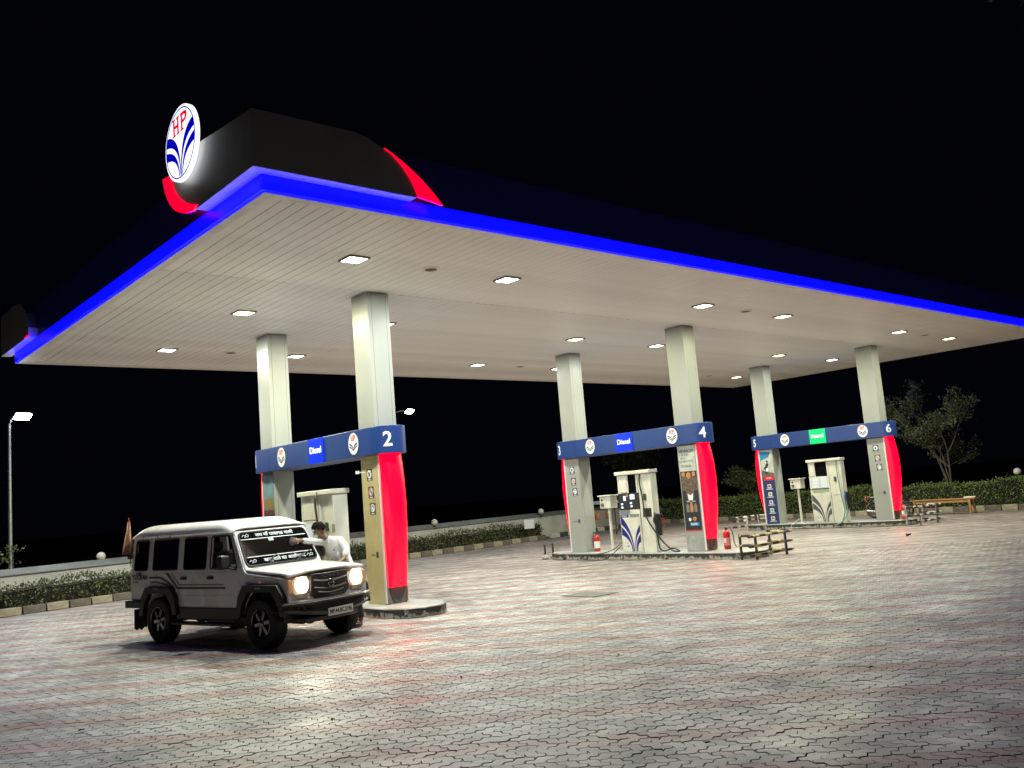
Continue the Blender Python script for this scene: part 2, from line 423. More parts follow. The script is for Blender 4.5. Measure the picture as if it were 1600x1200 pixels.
# ------------------------------------------------------------------ canopy
CX0, CX1, CY0, CY1 = -4.14, 26.12, -4.15, 9.53
can = empty('fuel_canopy', (11, 2.7, 0)); can.location = (0,0,0)
tag(can, 'large flat white-soffit canopy with glowing blue edge band over the pumps', 'canopy')
pl_w = (CX1-CX0-.3)/150
pmesh = {}
for key, (y0, y1) in {'a': (CY0+.15, .04), 'b': (.046, CY1-.15)}.items():
    b_ = MB(); w_ = pl_w*.5-.004; z0 = HS
    sec = [(-w_-.001, .02), (-w_, .006), (-w_+.006, 0), (w_-.006, 0), (w_, .006), (w_+.001, .02)]
    b_.add([(a,y0,b) for a,b in sec]+[(a,y1,b) for a,b in sec], [(k,k+1,k+7,k+6) for k in range(5)])
    bo = b_.build('soffit_plank', soffit_m, can); pmesh[key] = bo.data; bpy.data.objects.remove(bo)
for k in range(150):
    for key in 'ab':
        ob = bpy.data.objects.new('soffit_plank', pmesh[key]); ob.location = (CX0+.15+pl_w*(k+.5), 0, HS+random.gauss(0,.0012)); children_link(ob, can)
MB().box(CX0+.02, CX1-.02, CY0+.02, CY1-.02, HS+.022, HS+.10).build('soffit_backing', dark_gap, can)
tr = MB(); tw = .15
for a in [(CX0,CX1,CY0,CY0+tw-.004),(CX0,CX1,CY1-tw+.004,CY1),(CX0,CX0+tw-.004,CY0+tw,CY1-tw),(CX1-tw+.004,CX1,CY0+tw,CY1-tw)]: tr.box(a[0],a[1],a[2],a[3],HS-.012,HS+.021)
tr.build('soffit_trim', trim_m, can, bevel=.004)
BB0, BB1 = HS+.012, HS+.225
for nm, a in (('front',(CX0-.045,CX1+.045,CY0-.05,CY0-.002)),('back',(CX0-.045,CX1+.045,CY1+.002,CY1+.05)),('left',(CX0-.05,CX0-.002,CY0,CY1)),('right',(CX1+.002,CX1+.05,CY0,CY1))):
    if nm == 'back':
        MB().box(*a, BB0-.03, BB1).build('rear_edge_trim', trim_m, can)
    else:
        ax_ = 0 if nm == 'front' else 1; L_ = (a[1]-a[0]) if ax_ == 0 else (a[3]-a[2]); ns = 10 if ax_ == 0 else 5
        for q in range(ns):
            b0 = list(a); lo_ = a[2*ax_]+L_*q/ns+(.002 if q else 0); hi2 = a[2*ax_]+L_*(q+1)/ns-(.002 if q < ns-1 else 0); b0[2*ax_] = lo_; b0[2*ax_+1] = hi2
            dz = random.uniform(-.004,.004); MB().box(*b0, BB0, BB1+dz-.004).build('light_band', blue_em, can, bevel=.005)
def ring(z0, z1, e0, e1, name, m):
    b_ = MB(); A = [(CX0-e0,CY0-e0),(CX1+e0,CY0-e0),(CX1+e0,CY1+e0),(CX0-e0,CY1+e0)]; B = [(CX0-e1,CY0-e1),(CX1+e1,CY0-e1),(CX1+e1,CY1+e1),(CX0-e1,CY1+e1)]
    b_.add([(x,y,z0) for x,y in A]+[(x,y,z1) for x,y in B], [(k,(k+1) % 4,4+(k+1) % 4,4+k) for k in range(4)]+[(0,1,2,3),(4,5,6,7)])
    return b_.build(name, m, can)
ring(BB1+.003, HS+.92, .06, .10, 'fascia', navy_fascia)
# grey corner panel that wraps the near corner, with red swooshes
PX, PY, PZ = -4.40, -4.40, BB1+.006
top = [(-4.40,7.29),(-2.85,7.30),(-2.62,7.26),(-2.40,7.16)]
sw_in = bez((-2.36,7.16),(-1.96,6.93),(-1.82,PZ+.002),8)
sw_out = bez((-2.36,7.165),(-1.78,6.90),(-1.37,PZ-.06),8)
cp = MB(); ff = Fr((0,PY,0),(1,0,0),(0,0,1))
cp.prism(ff, [(-4.40,PZ)]+top+sw_in[1:], -.24, 0)
fs_ = Fr((PX,0,0),(0,-1,0),(0,0,1))
hook_in = bez((1.62,7.32),(1.75,6.75),(2.45,PZ+.01),10)
cp2 = MB().prism(fs_, [(4.157,PZ),(4.157,7.30),(3.47,7.36),(2.6,7.45),(1.62,7.40)]+hook_in, -.24, 0)
pan = cp.build('corner_panel', grey_fascia, can); pan2 = cp2.build('corner_panel', grey_fascia, can)
sw = MB(); sw.prism(ff, sw_in+sw_out[::-1][:-1], -.02, .02); sw.build('red_swoosh', red_sw, pan)
ho = bez((1.30,7.34),(1.5,6.6),(2.45,PZ-.02),10); hi_ = bez((1.60,7.30),(1.78,6.76),(2.60,PZ+.03),10)
hk = MB()
for k in range(10): hk.prism(fs_, [ho[k],ho[k+1],hi_[k+1],hi_[k]], -.02, .025)
hk.build('red_swoosh', red_sw, pan2)
lg = MB(); lg.box(PX,CX0-.06,PY,9.4*0-2.5,PZ-.012,PZ-.001); lg.box(CX0-.058,-1.85,PY,CY0-.06,PZ-.012,PZ-.001); lg.build('panel_soffit', trim_m, pan)
# the panel at the far corner of the same side
fp = MB().prism(fs_, [(-7.3,PZ),(-7.25,6.7),(-7.5,7.1),(-8.0,7.42),(-8.6,7.5),(-10.0,7.5),(-10.0,PZ)], -.24, 0).build('corner_panel', grey_fascia, can)
MB().box(PX,CX0-.06,7.4,9.99,PZ-.012,PZ-.001).build('panel_soffit', trim_m, fp)
MB().prism(fs_, [(-7.1,PZ-.015),(-7.6,PZ-.015),(-7.4,PZ+.03)], .001, .02).build('red_swoosh', red_sw, fp)
# big illuminated disc sign
sg = empty('disc_sign', (PX-.02, -2.33, 7.54)); tag(sg, 'glowing white disc sign with red letters HP and blue leaves above canopy edge', 'sign')
f0 = Fr((-.1,0,0),(0,-1,0),(0,0,1))
MB().prism(f0, circle(0,0,.60,.565,40), -.05, 0).build('sign_case', sign_white, sg)
hp_logo(f0, .585, .55, sg, .002, lit=True)
MB().tube([(0.02,0,-.3),(.35,0,-.3)], .03).tube([(0.02,0,.1),(.35,0,-.28)], .03).build('sign_bracket', dark_metal, sg)

# ------------------------------------------------------------------ canopy lamps
lx = [-1.42, 2.05, 8.40, 11.95, 18.75, 22.5]; ly = [-1.9, 2.52, 6.92]
warm = {(0,1), (2,1), (3,0), (4,1), (5,2), (5,0)}
def lamp_label(i, j):
    row = ['front', 'middle', 'rear'][j]; colm = ['leftmost', 'second from left', 'third from left', 'fourth from left', 'fifth from left', 'rightmost'][i]
    return f"square recessed canopy light, {colm} in the {row} row"
lens_c = mat('lamp_lens_cool', (.8,.8,.8), .3, emit=(1.,.98,.92), es=14.); lens_w = mat('lamp_lens_warm', (.8,.8,.7), .3, emit=(1.,.88,.42), es=11.)
for i, x in enumerate(lx):
    for j, y in enumerate(ly):
        e_ = empty('canopy_light', (x,y,HS-.001)); tag(e_, lamp_label(i,j), 'ceiling light', 'square lights recessed in the canopy')
        fr_ = MB(); s1, s2 = .20, .175
        fr_.box(-s1,s1,-s1,-s2,-.035,0); fr_.box(-s1,s1,s2,s1,-.035,0); fr_.box(-s1,-s2,-s2,s2,-.035,0); fr_.box(s2,s1,-s2,s2,-.035,0)
        fr_.build('lamp_frame', silver_frame, e_)
        wm = (i,j) in warm
        MB().box(-s2+.003,s2-.003,-s2+.003,s2-.003,-.028,-.004).build('lamp_lens', lens_w if wm else lens_c, e_, bevel=.006)
        ld = bpy.data.lights.new('lamp_glow', 'AREA'); ld.shape = 'SQUARE'; ld.size = .32; ld.spread = math.pi; ld.energy = LAMP_W*(.85 if wm else 1.)*(1.5 if i == 0 else 1.); ld.color = (1.,.95,.58) if wm else (.95,1.,.88)
        lo = bpy.data.objects.new('lamp_glow', ld); lo.location = (0,0,-.045); children_link(lo, e_)
for i, x in enumerate((.2, 10.2, 20.6)):
    for j, y in enumerate((-1.9, 6.9)):
        e_ = empty('ceiling_speaker', (x,y,HS-.001)); tag(e_, f"small round brown ceiling speaker above the {['left','middle','right'][i]} island, {['front','rear'][j]}", 'speaker', 'round speakers in the canopy soffit')
        MB().lathe((0,0,-.02),(0,0,1),[(.15,0),(.17,.006),(.17,.02)],20).build('speaker_rim', trim_m, e_)
        MB().lathe((0,0,-.026),(0,0,1),[(.05,.0),(.115,.005),(.115,.012)],20).build('speaker_grille', mat('speaker_brown',(.13,.08,.03),.6), e_)

# ------------------------------------------------------------------ islands, columns, sign beams
ISX = [0., 9.974, 20.567]
CW, CD = .5, .588
island_names = ['left', 'middle', 'right']
for k, x0 in enumerate(ISX):
    e_ = empty('pump_island', (x0,0,0)); tag(e_, f"raised black-edged concrete pump island, {['nearest, beside the white jeep','middle one with a rail at its end','farthest, carrying the green Petrol sign'][k]}", 'pump island', 'raised concrete pump islands')
    nz_ = (0., -.45, .55)[k]
    pl = [(-.37,-.55+nz_),(-.20,-.95+nz_),(.10,-1.17+nz_),(.45,-1.17+nz_),(.72,-.95+nz_),(.87,-.55+nz_),(.87,5.2),(.70,5.7),(.40,5.9),(.10,5.9),(-.2,5.7),(-.37,5.2)]
    fz = Fr((0,0,0),(1,0,0),(0,1,0))
    MB().prism(fz, pl, 0, HG-.02).build('island_kerb', island_side, e_, bevel=.01)
    pi = [(x*.985+.004, y*.995+.01) for x,y in pl]
    MB().prism(fz, pi, HG-.02, HG).build('island_top', island_top, e_, bevel=.005)
    ed = MB(); n = len(pl)
    for q in range(n):
        a, b = pl[q], pl[(q+1) % n]; ed.tube([(a[0],a[1],HG-.012),(b[0],b[1],HG-.012)], .011, 6)
    ed.build('steel_edge', steel, e_)

def icon_sticker(fr, m_dark, sym, parent):
    a = MB().prism(fr, rounded(-.10,.10,-.115,.115,.014,3), .001, .003).build('icon_sticker', m_dark, parent)
    MB().prism(fr, circle(0,.015,.075,.082,18), .0035, .005).build('icon_disc', white_vinyl if sym != 1 else mat('pale_pink_vinyl',(.6,.5,.47),.5), a)
    s_ = MB()
    if sym == 0: s_.rect(fr,-.028,.028,-.03,.04,.0055,.007); s_.rect(fr,-.04,.04,.044,.055,.0055,.007)
    elif sym == 1: s_.prism(fr,[(-.055,.06),(-.042,.075),(.055,-.025),(.042,-.04)],.0055,.007); s_.rect(fr,-.035,.04,.008,.02,.0072,.008)
    else:
        A = circle(0,.015,.05,.055,14); B = circle(0,.015,.032,.037,14)
        for k in range(10): s_.prism(fr,[A[k],A[k+1],B[k+1],B[k]],.0055,.007)
    s_.build('icon_symbol', red_vinyl if sym == 1 else m_dark, a)
    MB().rect(fr,-.06,.06,-.10,-.085,.0035,.0045).build('icon_line', white_vinyl, a)

navy_dk = mat('poster_navy', (.02,.035,.13), .45); blk_dk = mat('poster_black', (.022,.022,.028), .4)
sky_p = mat('poster_sky', (.46,.48,.44), .45, var=.25, vscale=3); orange_p = mat('poster_orange', (.5,.22,.08), .5, var=.5, vscale=18)
brown_p = mat('poster_brown', (.12,.085,.06), .5, var=.6, vscale=14); cyan_p = mat('poster_cyan', (.03,.20,.42), .4)
road_p = mat('poster_road', (.11,.105,.10), .5, var=.3, vscale=10); teal_p = mat('poster_teal', (.14,.25,.28), .5, var=.3, vscale=3)
def poster_racer(fr, h, p):
    w_ = .27
    base = MB().rect(fr,-w_,w_,0,h,.001,.003).build('poster', blk_dk, p)
    MB().rect(fr,-w_,w_,h*.70,h,.0035,.005).build('poster_sky', sky_p, base)
    text('poster_text','HP RACER',fr.sub(0,h-.14),.105,navy_vinyl,base,.0055,bold=.002)
    for s_, b_, a_ in (('FOR THE',.25,-.1),('NEXT',.335,-.13),('GENERATION',.42,-.03),('Xtreme',.54,-.05)):
        text('poster_text',s_,fr.sub(a_,h-b_),.075 if s_ != 'Xtreme' else .11,blk_dk,base,.0055)
    cr = MB()
    for a_, b_, s_ in ((-.17,h*.61,1.05),(.0,h*.575,1.45),(.17,h*.61,1.05)):
        cr.prism(fr,[(a_-.085*s_,b_-.3*s_),(a_+.085*s_,b_-.3*s_),(a_+.1*s_,b_-.02*s_),(a_+.05*s_,b_+.08*s_),(a_-.05*s_,b_+.08*s_),(a_-.1*s_,b_-.02*s_)],.0056+.001*(a_==0),.0068+.001*(a_==0))
    cr.build('poster_riders', brown_p, base)
    hd = MB()
    for a_, b_, r_ in ((-.17,h*.665,.06),(0,h*.65,.08),(.17,h*.665,.06)): hd.prism(fr,circle(a_,b_,r_,r_*1.1,14),.0082,.0092)
    hd.build('poster_helmets', orange_p, base)
    bt = MB().prism(fr,[(-.07,h*.36),(.07,h*.36),(.09,h*.44),(0,h*.415),(-.09,h*.44)],.009,.010); bt.build('poster_badge', white_vinyl, base)
    text('poster_text','RIDE · RULE',fr.sub(0,h*.345),.055,white_vinyl,base,.005)
    cans = MB()
    for a_ in (-.13,0,.13): cans.prism(fr,[(a_-.05,h*.22),(a_+.05,h*.22),(a_+.05,h*.295),(a_+.02,h*.32),(a_-.02,h*.32),(a_-.05,h*.295)],.0035,.005)
    cans.build('poster_cans', mat('poster_can_grey',(.22,.2,.17),.4,.3), base)
    MB().prism(fr,[(-.05,h*.23),(.05,h*.23),(.05,h*.30),(.02,h*.335),(-.02,h*.335),(-.05,h*.30)],.0056,.007).build('poster_can', orange_p, base)
    MB().prism(fr,circle(-.1,h*.135,.045),.0035,.005).build('poster_logo', white_vinyl, base)
    MB().prism(fr,circle(.06,h*.14,.06,.055),.0035,.005).build('poster_mark', orange_p, base)
    MB().rect(fr,-.1,.2,h*.06,h*.10,.0035,.005).build('poster_tag', cyan_p, base); text('poster_text','RACER',fr.sub(.02,h*.08),.07,white_vinyl,base,.0055,bold=.002)
    MB().rect(fr,-w_,w_,.0,.03,.0035,.005).build('poster_line', red_vinyl, base)
def poster_services(fr, h, p):
    w_ = .27
    base = MB().rect(fr,-w_,w_,0,h,.001,.003).build('poster', navy_dk, p)
    MB().rect(fr,-w_,w_,h*.62,h,.0035,.005).build('poster_sky', sky_p, base)
    MB().prism(fr,[(-w_,h*.86),(.1,h*.90),(.2,h*.97),(-w_,h*.985)],.0056,.0066).build('poster_cloud', cyan_p, base)
    MB().prism(fr,[(-w_,h*.62),(w_,h*.62),(w_,h*.68),(-w_,h*.73)],.0056,.0066).build('poster_road', road_p, base)
    rd = MB(); b_ = h*.70
    rd.prism(fr,[(-.09,b_),(-.02,b_-.02),(.0,b_+.16),(.07,b_+.28),(.03,b_+.36),(-.05,b_+.30),(-.1,b_+.15)],.007,.008)
    rd.prism(fr,circle(.02,b_+.40,.04,.045,12),.007,.008); rd.prism(fr,circle(-.05,b_+.02,.07,.08,14),.0082,.0092)
    rd.prism(fr,[(-.12,b_+.2),(-.17,b_+.12),(-.13,b_+.1),(-.05,b_+.22)],.0082,.009)
    rd.build('poster_rider', blk_dk, base)
    MB().prism(fr,[(-.08,b_+.02),(.03,b_+.02),(.04,b_+.12),(-.04,b_+.16)],.0094,.0104).build('poster_bike', white_vinyl, base)
    MB().rect(fr,-.2,.25,h*.585,h*.645,.0068,.008).build('poster_tag', red_vinyl, base); text('poster_text','SUPER',fr.sub(.02,h*.615),.08,white_vinyl,base,.0085)
    cols = [mat('ico_red',(.5,.1,.12),.5),mat('ico_yellow',(.5,.45,.08),.5),mat('ico_pink',(.5,.16,.2),.5),mat('ico_green',(.2,.42,.1),.5),mat('ico_orange',(.55,.2,.04),.5)]
    for k in range(5):
        q = fr.sub(0, h*.50-h*.108*k)
        t_ = MB().prism(q,rounded(-.08,.08,-.06,.09,.015,3),.0035,.005).build('service_tile', white_vinyl, base)
        MB().prism(q,rounded(-.055,.055,-.03,.068,.01,3),.0056,.0066).build('service_icon', cols[k], t_)
        MB().prism(q,[(-.025,-.01),(.025,-.01),(.02,.03),(0,.05),(-.02,.03)],.0069,.0078).build('service_symbol', blk_dk, t_)
        MB().rect(q,-.15,.15,-.105,-.085,.0035,.0045).build('service_line', white_vinyl, t_)
def poster_truck(fr, h, p):
    w_ = .27
    base = MB().rect(fr,-w_,w_,0,h,.001,.003).build('poster', mat('poster_maroon',(.10,.035,.03),.5,var=.5,vscale=9), p)
    MB().rect(fr,-w_,w_,h*.60,h,.0035,.005).build('poster_sky', teal_p, base)
    tk = MB(); b_ = h*.63
    tk.prism(fr,rounded(-.22,.24,b_-.05,b_+.2,.04,3),.0056,.0066); tk.build('poster_truck', mat('poster_ochre',(.24,.17,.05),.5,var=.6,vscale=25), base)
    MB().rect(fr,-.2,.24,h*.30,h*.55,.0056,.0066).build('poster_box', blk_dk, base)
    text('poster_text','TURBO JET',fr.sub(.02,h*.5),.07,mat('poster_cream',(.5,.45,.3),.5),base,.007)
    MB().rect(fr,-.1,-.02,h*.26,h*.29,.0056,.0066).build('poster_mark', white_vinyl, base)

SIDES = {0: ('poster', 'icons'), 1: ('icons', 'poster'), 2: ('poster', 'icons')}
red_top = 3.035
def column(k, far):
    x0 = ISX[k]; y0 = 4.394 if far else 0.
    num = k*2 + (1 if far else 2)
    lab = {1:'pale column numbered 1 behind the jeep, poster on its side', 2:'pale column numbered 2 with beige lower side, nearest to camera', 3:'pale column numbered 3 with icon stickers, middle island far end',
           4:'pale column numbered 4 with black HP RACER poster', 5:'pale column numbered 5 with blue services poster and slim red strip', 6:'pale column numbered 6 with icon stickers, rightmost'}[num]
    e_ = empty('canopy_column', (x0,y0,0)); tag(e_, lab, 'column', 'columns holding up the canopy')
    MB().box(.006,CW-.006,.006,CD-.006,HG,HS-.013).build('column_core', dark_gap, e_)
    zt = HS-.014; zb = HG+.001
    # face panels with open joints
    for (a, b) in ((.0,.085),(.092,.425),(.432,CW)):
        MB().box(a,b,0,.0055,zb,zt).build('cladding_panel', white_panel, e_); MB().box(a,b,CD-.0055,CD,zb,zt).build('cladding_panel', white_panel, e_)
    low = gold_panel if num == 2 else white_panel
    for xs in ((0.,.0055),(CW-.0055,CW)):
        MB().box(*xs,.0056,CD-.0056,zb,3.02).build('cladding_panel', low if xs[0] == 0 else white_panel, e_)
        MB().box(*xs,.0056,CD-.0056,3.026,zt).build('cladding_panel', white_panel, e_)
    # red bulging light panel on the outer end
    s_ = 1 if far else -1; yf = CD if far else 0.
    prof = [(red_top,.20),(2.8,.255),(2.5,.30),(2.1,.325),(1.7,.31),(1.3,.27),(.95,.205),(.65,.14),(.5,.105)]
    b_ = MB(); P = []
    for z, d in prof:
        t = (red_top-z)/(red_top-.5); xa = .03+.045*t; xb = .485-.01*t
        P.append([(xa+(xb-xa)*(1-math.cos(math.pi*q/12))/2, yf+s_*(.045+(d-.03)*math.sin(math.pi*q/12)**.55), z) for q in range(13)])
    b_.grid(P); n = len(P)
    b_.add(P[0], [tuple(range(13))]); b_.add(P[-1], [tuple(range(13))]); b_.add([P[i][0] for i in range(n)]+[P[i][12] for i in range(n)], [(i,i+1,n+i+1,n+i) for i in range(n-1)])
    rl = b_.build('red_light_panel', red_em, e_, smooth=True)
    tm = MB()
    for (xa, xb) in ((.004,.026),(.489,.497)): tm.box(xa,xb,*( (yf+.001,yf+.05) if far else (yf-.05,yf-.001)),.2,red_top-.03)
    tm.build('side_trim', red_lit_trim, e_)
    sh = MB(); fr_ = face_ym(0,yf-.001,0) if not far else Fr((CW,yf+.001,0),(-1,0,0),(0,0,1))
    sh.prism(fr_,[(.09,.495),(.47,.495),(.42,.36),(.36,.24),(.33,HG+.002),(.22,HG+.002),(.18,.24),(.12,.36)],0,.035); sh.build('base_shield', mat('base_shield_grey',(.12,.12,.125),.4,.2), e_, bevel=.006)
    # stickers or poster on the side towards the camera (-X)
    fr = face_xm(0, CD/2, 0)
    if num in (2,3,6):
        md = mat('icon_brown',(.055,.045,.035),.5) if num == 2 else mat('icon_navy',(.03,.04,.085),.5)
        for q, (z, sym) in enumerate(((2.66,0),(2.32,1),(2.0,2))): icon_sticker(fr.sub(.0 + .025*q, z), md, sym, e_)
        MB().prism(fr.sub(.12,1.12),rounded(-.04,.04,-.055,.055,.008,3),.001,.003).build('small_badge', md, e_)
        text('small_text','hp pay',fr.sub(-.03,1.12),.05,md,e_,.002)
        if num == 2:
            MB().tube([fr.p(-.17,2.72,.0),fr.p(-.19,2.73,.14)],.012,6).box(-.19,-.13,CD/2+.16,CD/2+.20,2.70,2.76).build('nozzle_camera', white_vinyl, e_)
    elif num == 4:
        poster_racer(fr.sub(0,.72), 2.28, e_)
        MB().rect(fr,-.27,.27,.2,.60,.001,.004).build('kick_plate', island_top, e_)
    elif num == 5: poster_services(fr.sub(-.0,.19), 2.82, e_)
    else: poster_truck(fr.sub(0,.9), 2.1, e_)
for k in range(3):
    for far in (True, False): column(k, far)

for k, x0 in enumerate(ISX):
    e_ = empty('sign_beam', (x0,0,0)); fuel = 'Petrol' if k == 2 else 'Diesel'
    tag(e_, ['navy sign beam reading Diesel beside the jeep, ending in number 2','navy sign beam reading Diesel between columns 3 and 4','navy sign beam with green Petrol panel between columns 5 and 6'][k], 'sign beam', 'navy sign beams joining the columns')
    z0, z1 = 3.04, 3.57; xa, xb = -.12, .62; yn, yf_ = .06, 4.92; cx_ = .25; ra, rb_ = .37, .45
    def nose(t, sg):      # t: 0 = camera side (-X), pi/2 = tip, pi = +X side
        e = 2/2.1
        c_, s_ = math.cos(t), math.sin(t)
        x = cx_ - ra*math.copysign(abs(c_)**e, c_); y = (yn if sg < 0 else yf_) + sg*rb_*abs(s_)**e
        return x, y
    tt = [math.pi*q/18 for q in range(19)]
    pl = [nose(t,-1) for t in tt] + [nose(t,1) for t in tt[::-1]]
    ya = yn-rb_
    MB().prism(Fr((0,0,0),(1,0,0),(0,1,0)), pl, z0, z1).build('beam_box', navy_beam, e_, bevel=.008)
    sm = MB()
    for yj in (.62, 4.36): sm.box(xa-.002, xa-.0005, yj-.006, yj+.006, z0+.01, z1-.01)
    sm.build('beam_joint', mat('joint_navy',(.008,.015,.07),.5), e_)
    zc = (z0+z1)/2
    for yl in (.62, 3.72) if k == 0 else (.62, 3.72):
        hp_logo(face_xm(xa-.003, yl, zc-.0), .185, .215, e_, 0.)
    yc = 2.25 if k else 2.1
    fp_ = face_xm(xa-.003, 2.36 if k else 2.12, zc+.01)
    pn = MB().rect(fp_,-.32,.32,-.27,.25,0,.02).build('fuel_panel', petrol_em if k == 2 else diesel_em, e_, bevel=.004)
    text('fuel_text', fuel, fp_.sub(0,.0), .20, white_em, pn, .024, bold=.0015, sx=1.0)
    for sg, num_, tc_ in ((-1, k*2+2, (1.05, .92, .80)[k]), (1, k*2+1, .30)):
        # arc-length table along the nose so the digit hugs the curved end
        ts = [math.pi*q/120 for q in range(121)]; ps = [Vector((*nose(t,sg),0)) for t in ts]; cum = [0.]
        for q in range(120): cum.append(cum[-1]+(ps[q+1]-ps[q]).length)
        c0 = cum[int(tc_/math.pi*120)]
        def bend(a, b, dd, ps=ps, cum=cum, c0=c0, sg=sg):
            a = c0 + (a if sg < 0 else -a)
            q = min(119, max(0, next((i for i in range(120) if cum[i+1] >= a), 119)))
            f = (a-cum[q])/max(1e-6, cum[q+1]-cum[q]); p = ps[q].lerp(ps[q+1], f); t = (ps[q+1]-ps[q]).normalized()
            nn = Vector((t.y,-t.x,0)) if sg < 0 else Vector((-t.y,t.x,0))
            return p + nn*dd + Vector((0,0,zc-.01+b))
        text('bay_number', str(num_), face_ym(0,0,0), .40, white_vinyl, e_, .004, sx=.95 if sg < 0 else .75, bold=.008, bend=bend)

# ------------------------------------------------------------------ dispensers
def leaf_decal(fr, w_, h, m, parent):
    """two leaf blades rising from one stem; fr origin bottom left of a w x h door"""
    q = MB(); t = .0025
    sx = .62*w_
    blades = [(((sx+.0,0),(sx-.03,h*.66),(.0,h*1.0)), ((sx-.035,0),(sx-.05,h*.50),(.0,h*.76))),
              (((sx-.05,0),(sx-.07,h*.44),(.0,h*.69)), ((sx-.085,0),(sx-.10,h*.34),(.0,h*.46))),
              (((sx+.03,0),(sx+.01,h*.45),(w_,h*.74)), ((sx+.045,0),(sx+.05,h*.38),(w_,h*.56))),
              (((sx+.075,0),(sx+.07,h*.32),(w_,h*.48)), ((sx+.12,0),(sx+.12,h*.22),(w_,h*.26)))]
    for up, lo in blades:
        a = bez(*up); b = bez(*lo)
        for k in range(10): q.prism(fr, [a[k],a[k+1],b[k+1],b[k]], 0, t)
    return q.build('leaf_decal', m, parent)
def hose_path(pts, n=8):
    P = [Vector(p) for p in pts]; out = []
    P = [P[0]*2-P[1]] + P + [P[-1]*2-P[-2]]
    for i in range(1, len(P)-2):
        for k in range(n):
            t = k/n; a, b, c, d = P[i-1:i+3]
            out.append(.5*((2*b)+(c-a)*t+(2*a-5*b+4*c-d)*t*t+(3*b-a-3*c+d)*t**3))
    out.append(P[-2]); return out
def dispenser(k):
    x0 = ISX[k]; ys = (1.08, 1., 1.04)[k]; y_l = (2.80, 2.72, 2.86)[k]
    def Y(y): return (y-2.72)*ys
    e_ = empty('fuel_dispenser', (x0, y_l, HG))
    tag(e_, ['cream fuel dispenser with black hose behind the man in white','cream fuel dispenser with dark lit screen and bold navy leaves','weathered cream fuel dispenser with grey leaves and green hose'][k], 'fuel pump', 'fuel dispensers on the islands')
    mc = cream if k else cream2
    yl, ym, yr = 0., Y(1.97), Y(1.50)      # left edge, end of main cabinet, end of hose column (y decreases to the right)
    xf = -.20; xb = .42
    MB().box(xf, xb, ym, yl, 0, 1.20).build('lower_cabinet', mc, e_, bevel=.008)
    d0 = MB().box(xf-.012, xf-.001, ym+.03, yl-.03, .04, 1.06).build('front_door', mc, e_, bevel=.004)
    fr = face_xm(xf-.0125, yl-.03, HG*0+.04)
    leaf_decal(fr, (yl-ym)-.06, 1.0, leaf_navy if k != 2 else leaf_grey, d0)
    hp_logo(fr.sub(.17*ys+.02, .17), .075, .09, d0, .0)
    # head with screens
    MB().box(xf, xb, ym, yl, 1.205, 1.66).build('screen_head', mc if k == 2 else black_plastic if k == 1 else mc, e_, bevel=.006)
    fh = face_xm(xf-.001, yl, 1.2)
    w_ = yl-ym
    if k == 1:
        for a0,a1,b0,b1 in ((.20,.29,.26,.40),(.45,.62,.29,.43)): MB().rect(fh,a0,a1,b0,b1,.002,.012).build('screen', lcd, e_)
        for a,b in ((.13,.17),(.13,.075),(.47,.19),(.48,.10)): MB().prism(fh,circle(a,b,.045,.032,14),.002,.008).build('key_light', lcd, e_)
        MB().prism(fh,circle(.35,.40,.04,.05,14),.002,.008).build('seal_badge', mat('seal_gold',(.5,.33,.08),.35,.5), e_)
        MB().rect(fh,.03,.40,-.10,.0,.002,.016).build('receipt_tray', steel, e_)
        lb = MB().rect(fh,.03,.34,-.205,-.125,.002,.014).build('product_label', navy_vinyl, e_); text('label_text','Diesel',fh.sub(.18,-.165),.075,white_vinyl,lb,.016)
        MB().rect(fh,.38,.72,-.21,-.125,.002,.012).build('handle_slot', steel, e_)
    elif k == 2:
        for a0 in (.13,.45):
            s_ = MB().rect(fh,a0,a0+.24,.06,.42,.002,.012).build('screen', lcd_dim, e_)
            for q in range(2): MB().rect(fh,a0,a0+.24,.165+.115*q,.185+.115*q,.0125,.015).build('screen_bar', cream, s_)
        MB().rect(fh,.10,w_-.04,-.10,.0,.002,.012).build('product_label', mat('pale_green',(.30,.38,.27),.5), e_)
        MB().rect(fh,.05,w_-.02,.015,.03,.002,.02).build('head_lip', black_plastic, e_)
    else:
        MB().rect(fh,.1,.5,.1,.4,.002,.012).build('screen', lcd_dim, e_)
    # upper frame with open window
    zt = 2.19
    MB().box(xf+.02, xb-.02, yl-.055, yl, 1.665, zt).build('frame_post', mc, e_, bevel=.005)
    MB().box(xf+.02, xb-.02, ym, ym+.06, 1.665, zt).build('frame_post', mc, e_, bevel=.005)
    f2 = face_xm(xf+.03, yl, 1.665)
    wa = .40*w_/.75 if k == 1 else (.26 if k == 2 else w_-.1)
    MB().prism(f2, [(.055,.01),(wa,.01),(wa,zt-1.665),(.055,zt-1.665)], 0, .015).build('fascia_panel', cream2, e_)
    MB().prism(f2, [(.11,.03),(wa-.06,.03),(wa-.01,zt-1.70),(.065,zt-1.70)], .016, .03).build('funnel_panel', cream2, e_, bevel=.006)
    if k == 1: text('small_text','tokheim'.upper()[:0] or '· · · ·',f2.sub(.25,.25),.09,mat('faded_print',(.35,.25,.22),.5),e_,.032)
    MB().box(xf+.035, xf+.04, ym+.062, yl-wa-.002, 1.67, zt-.002).build('window_dark_pane', mat('opening_dark',(.005,.005,.007),.08,spec=.4), e_)  # opaque black pane standing in for the darkness seen through the opening
    # hose column
    MB().box(xf+.04, xf+(.30 if k else .38), yr, ym-.004, 0, zt).build('hose_column', mc, e_, bevel=.008)
    fc = face_xm(xf+.039, ym, 0)
    MB().rect(fc,.10,.40*ys,.98,1.22,.001,.012).build('column_plate', black_plastic if k == 1 else mc, e_)
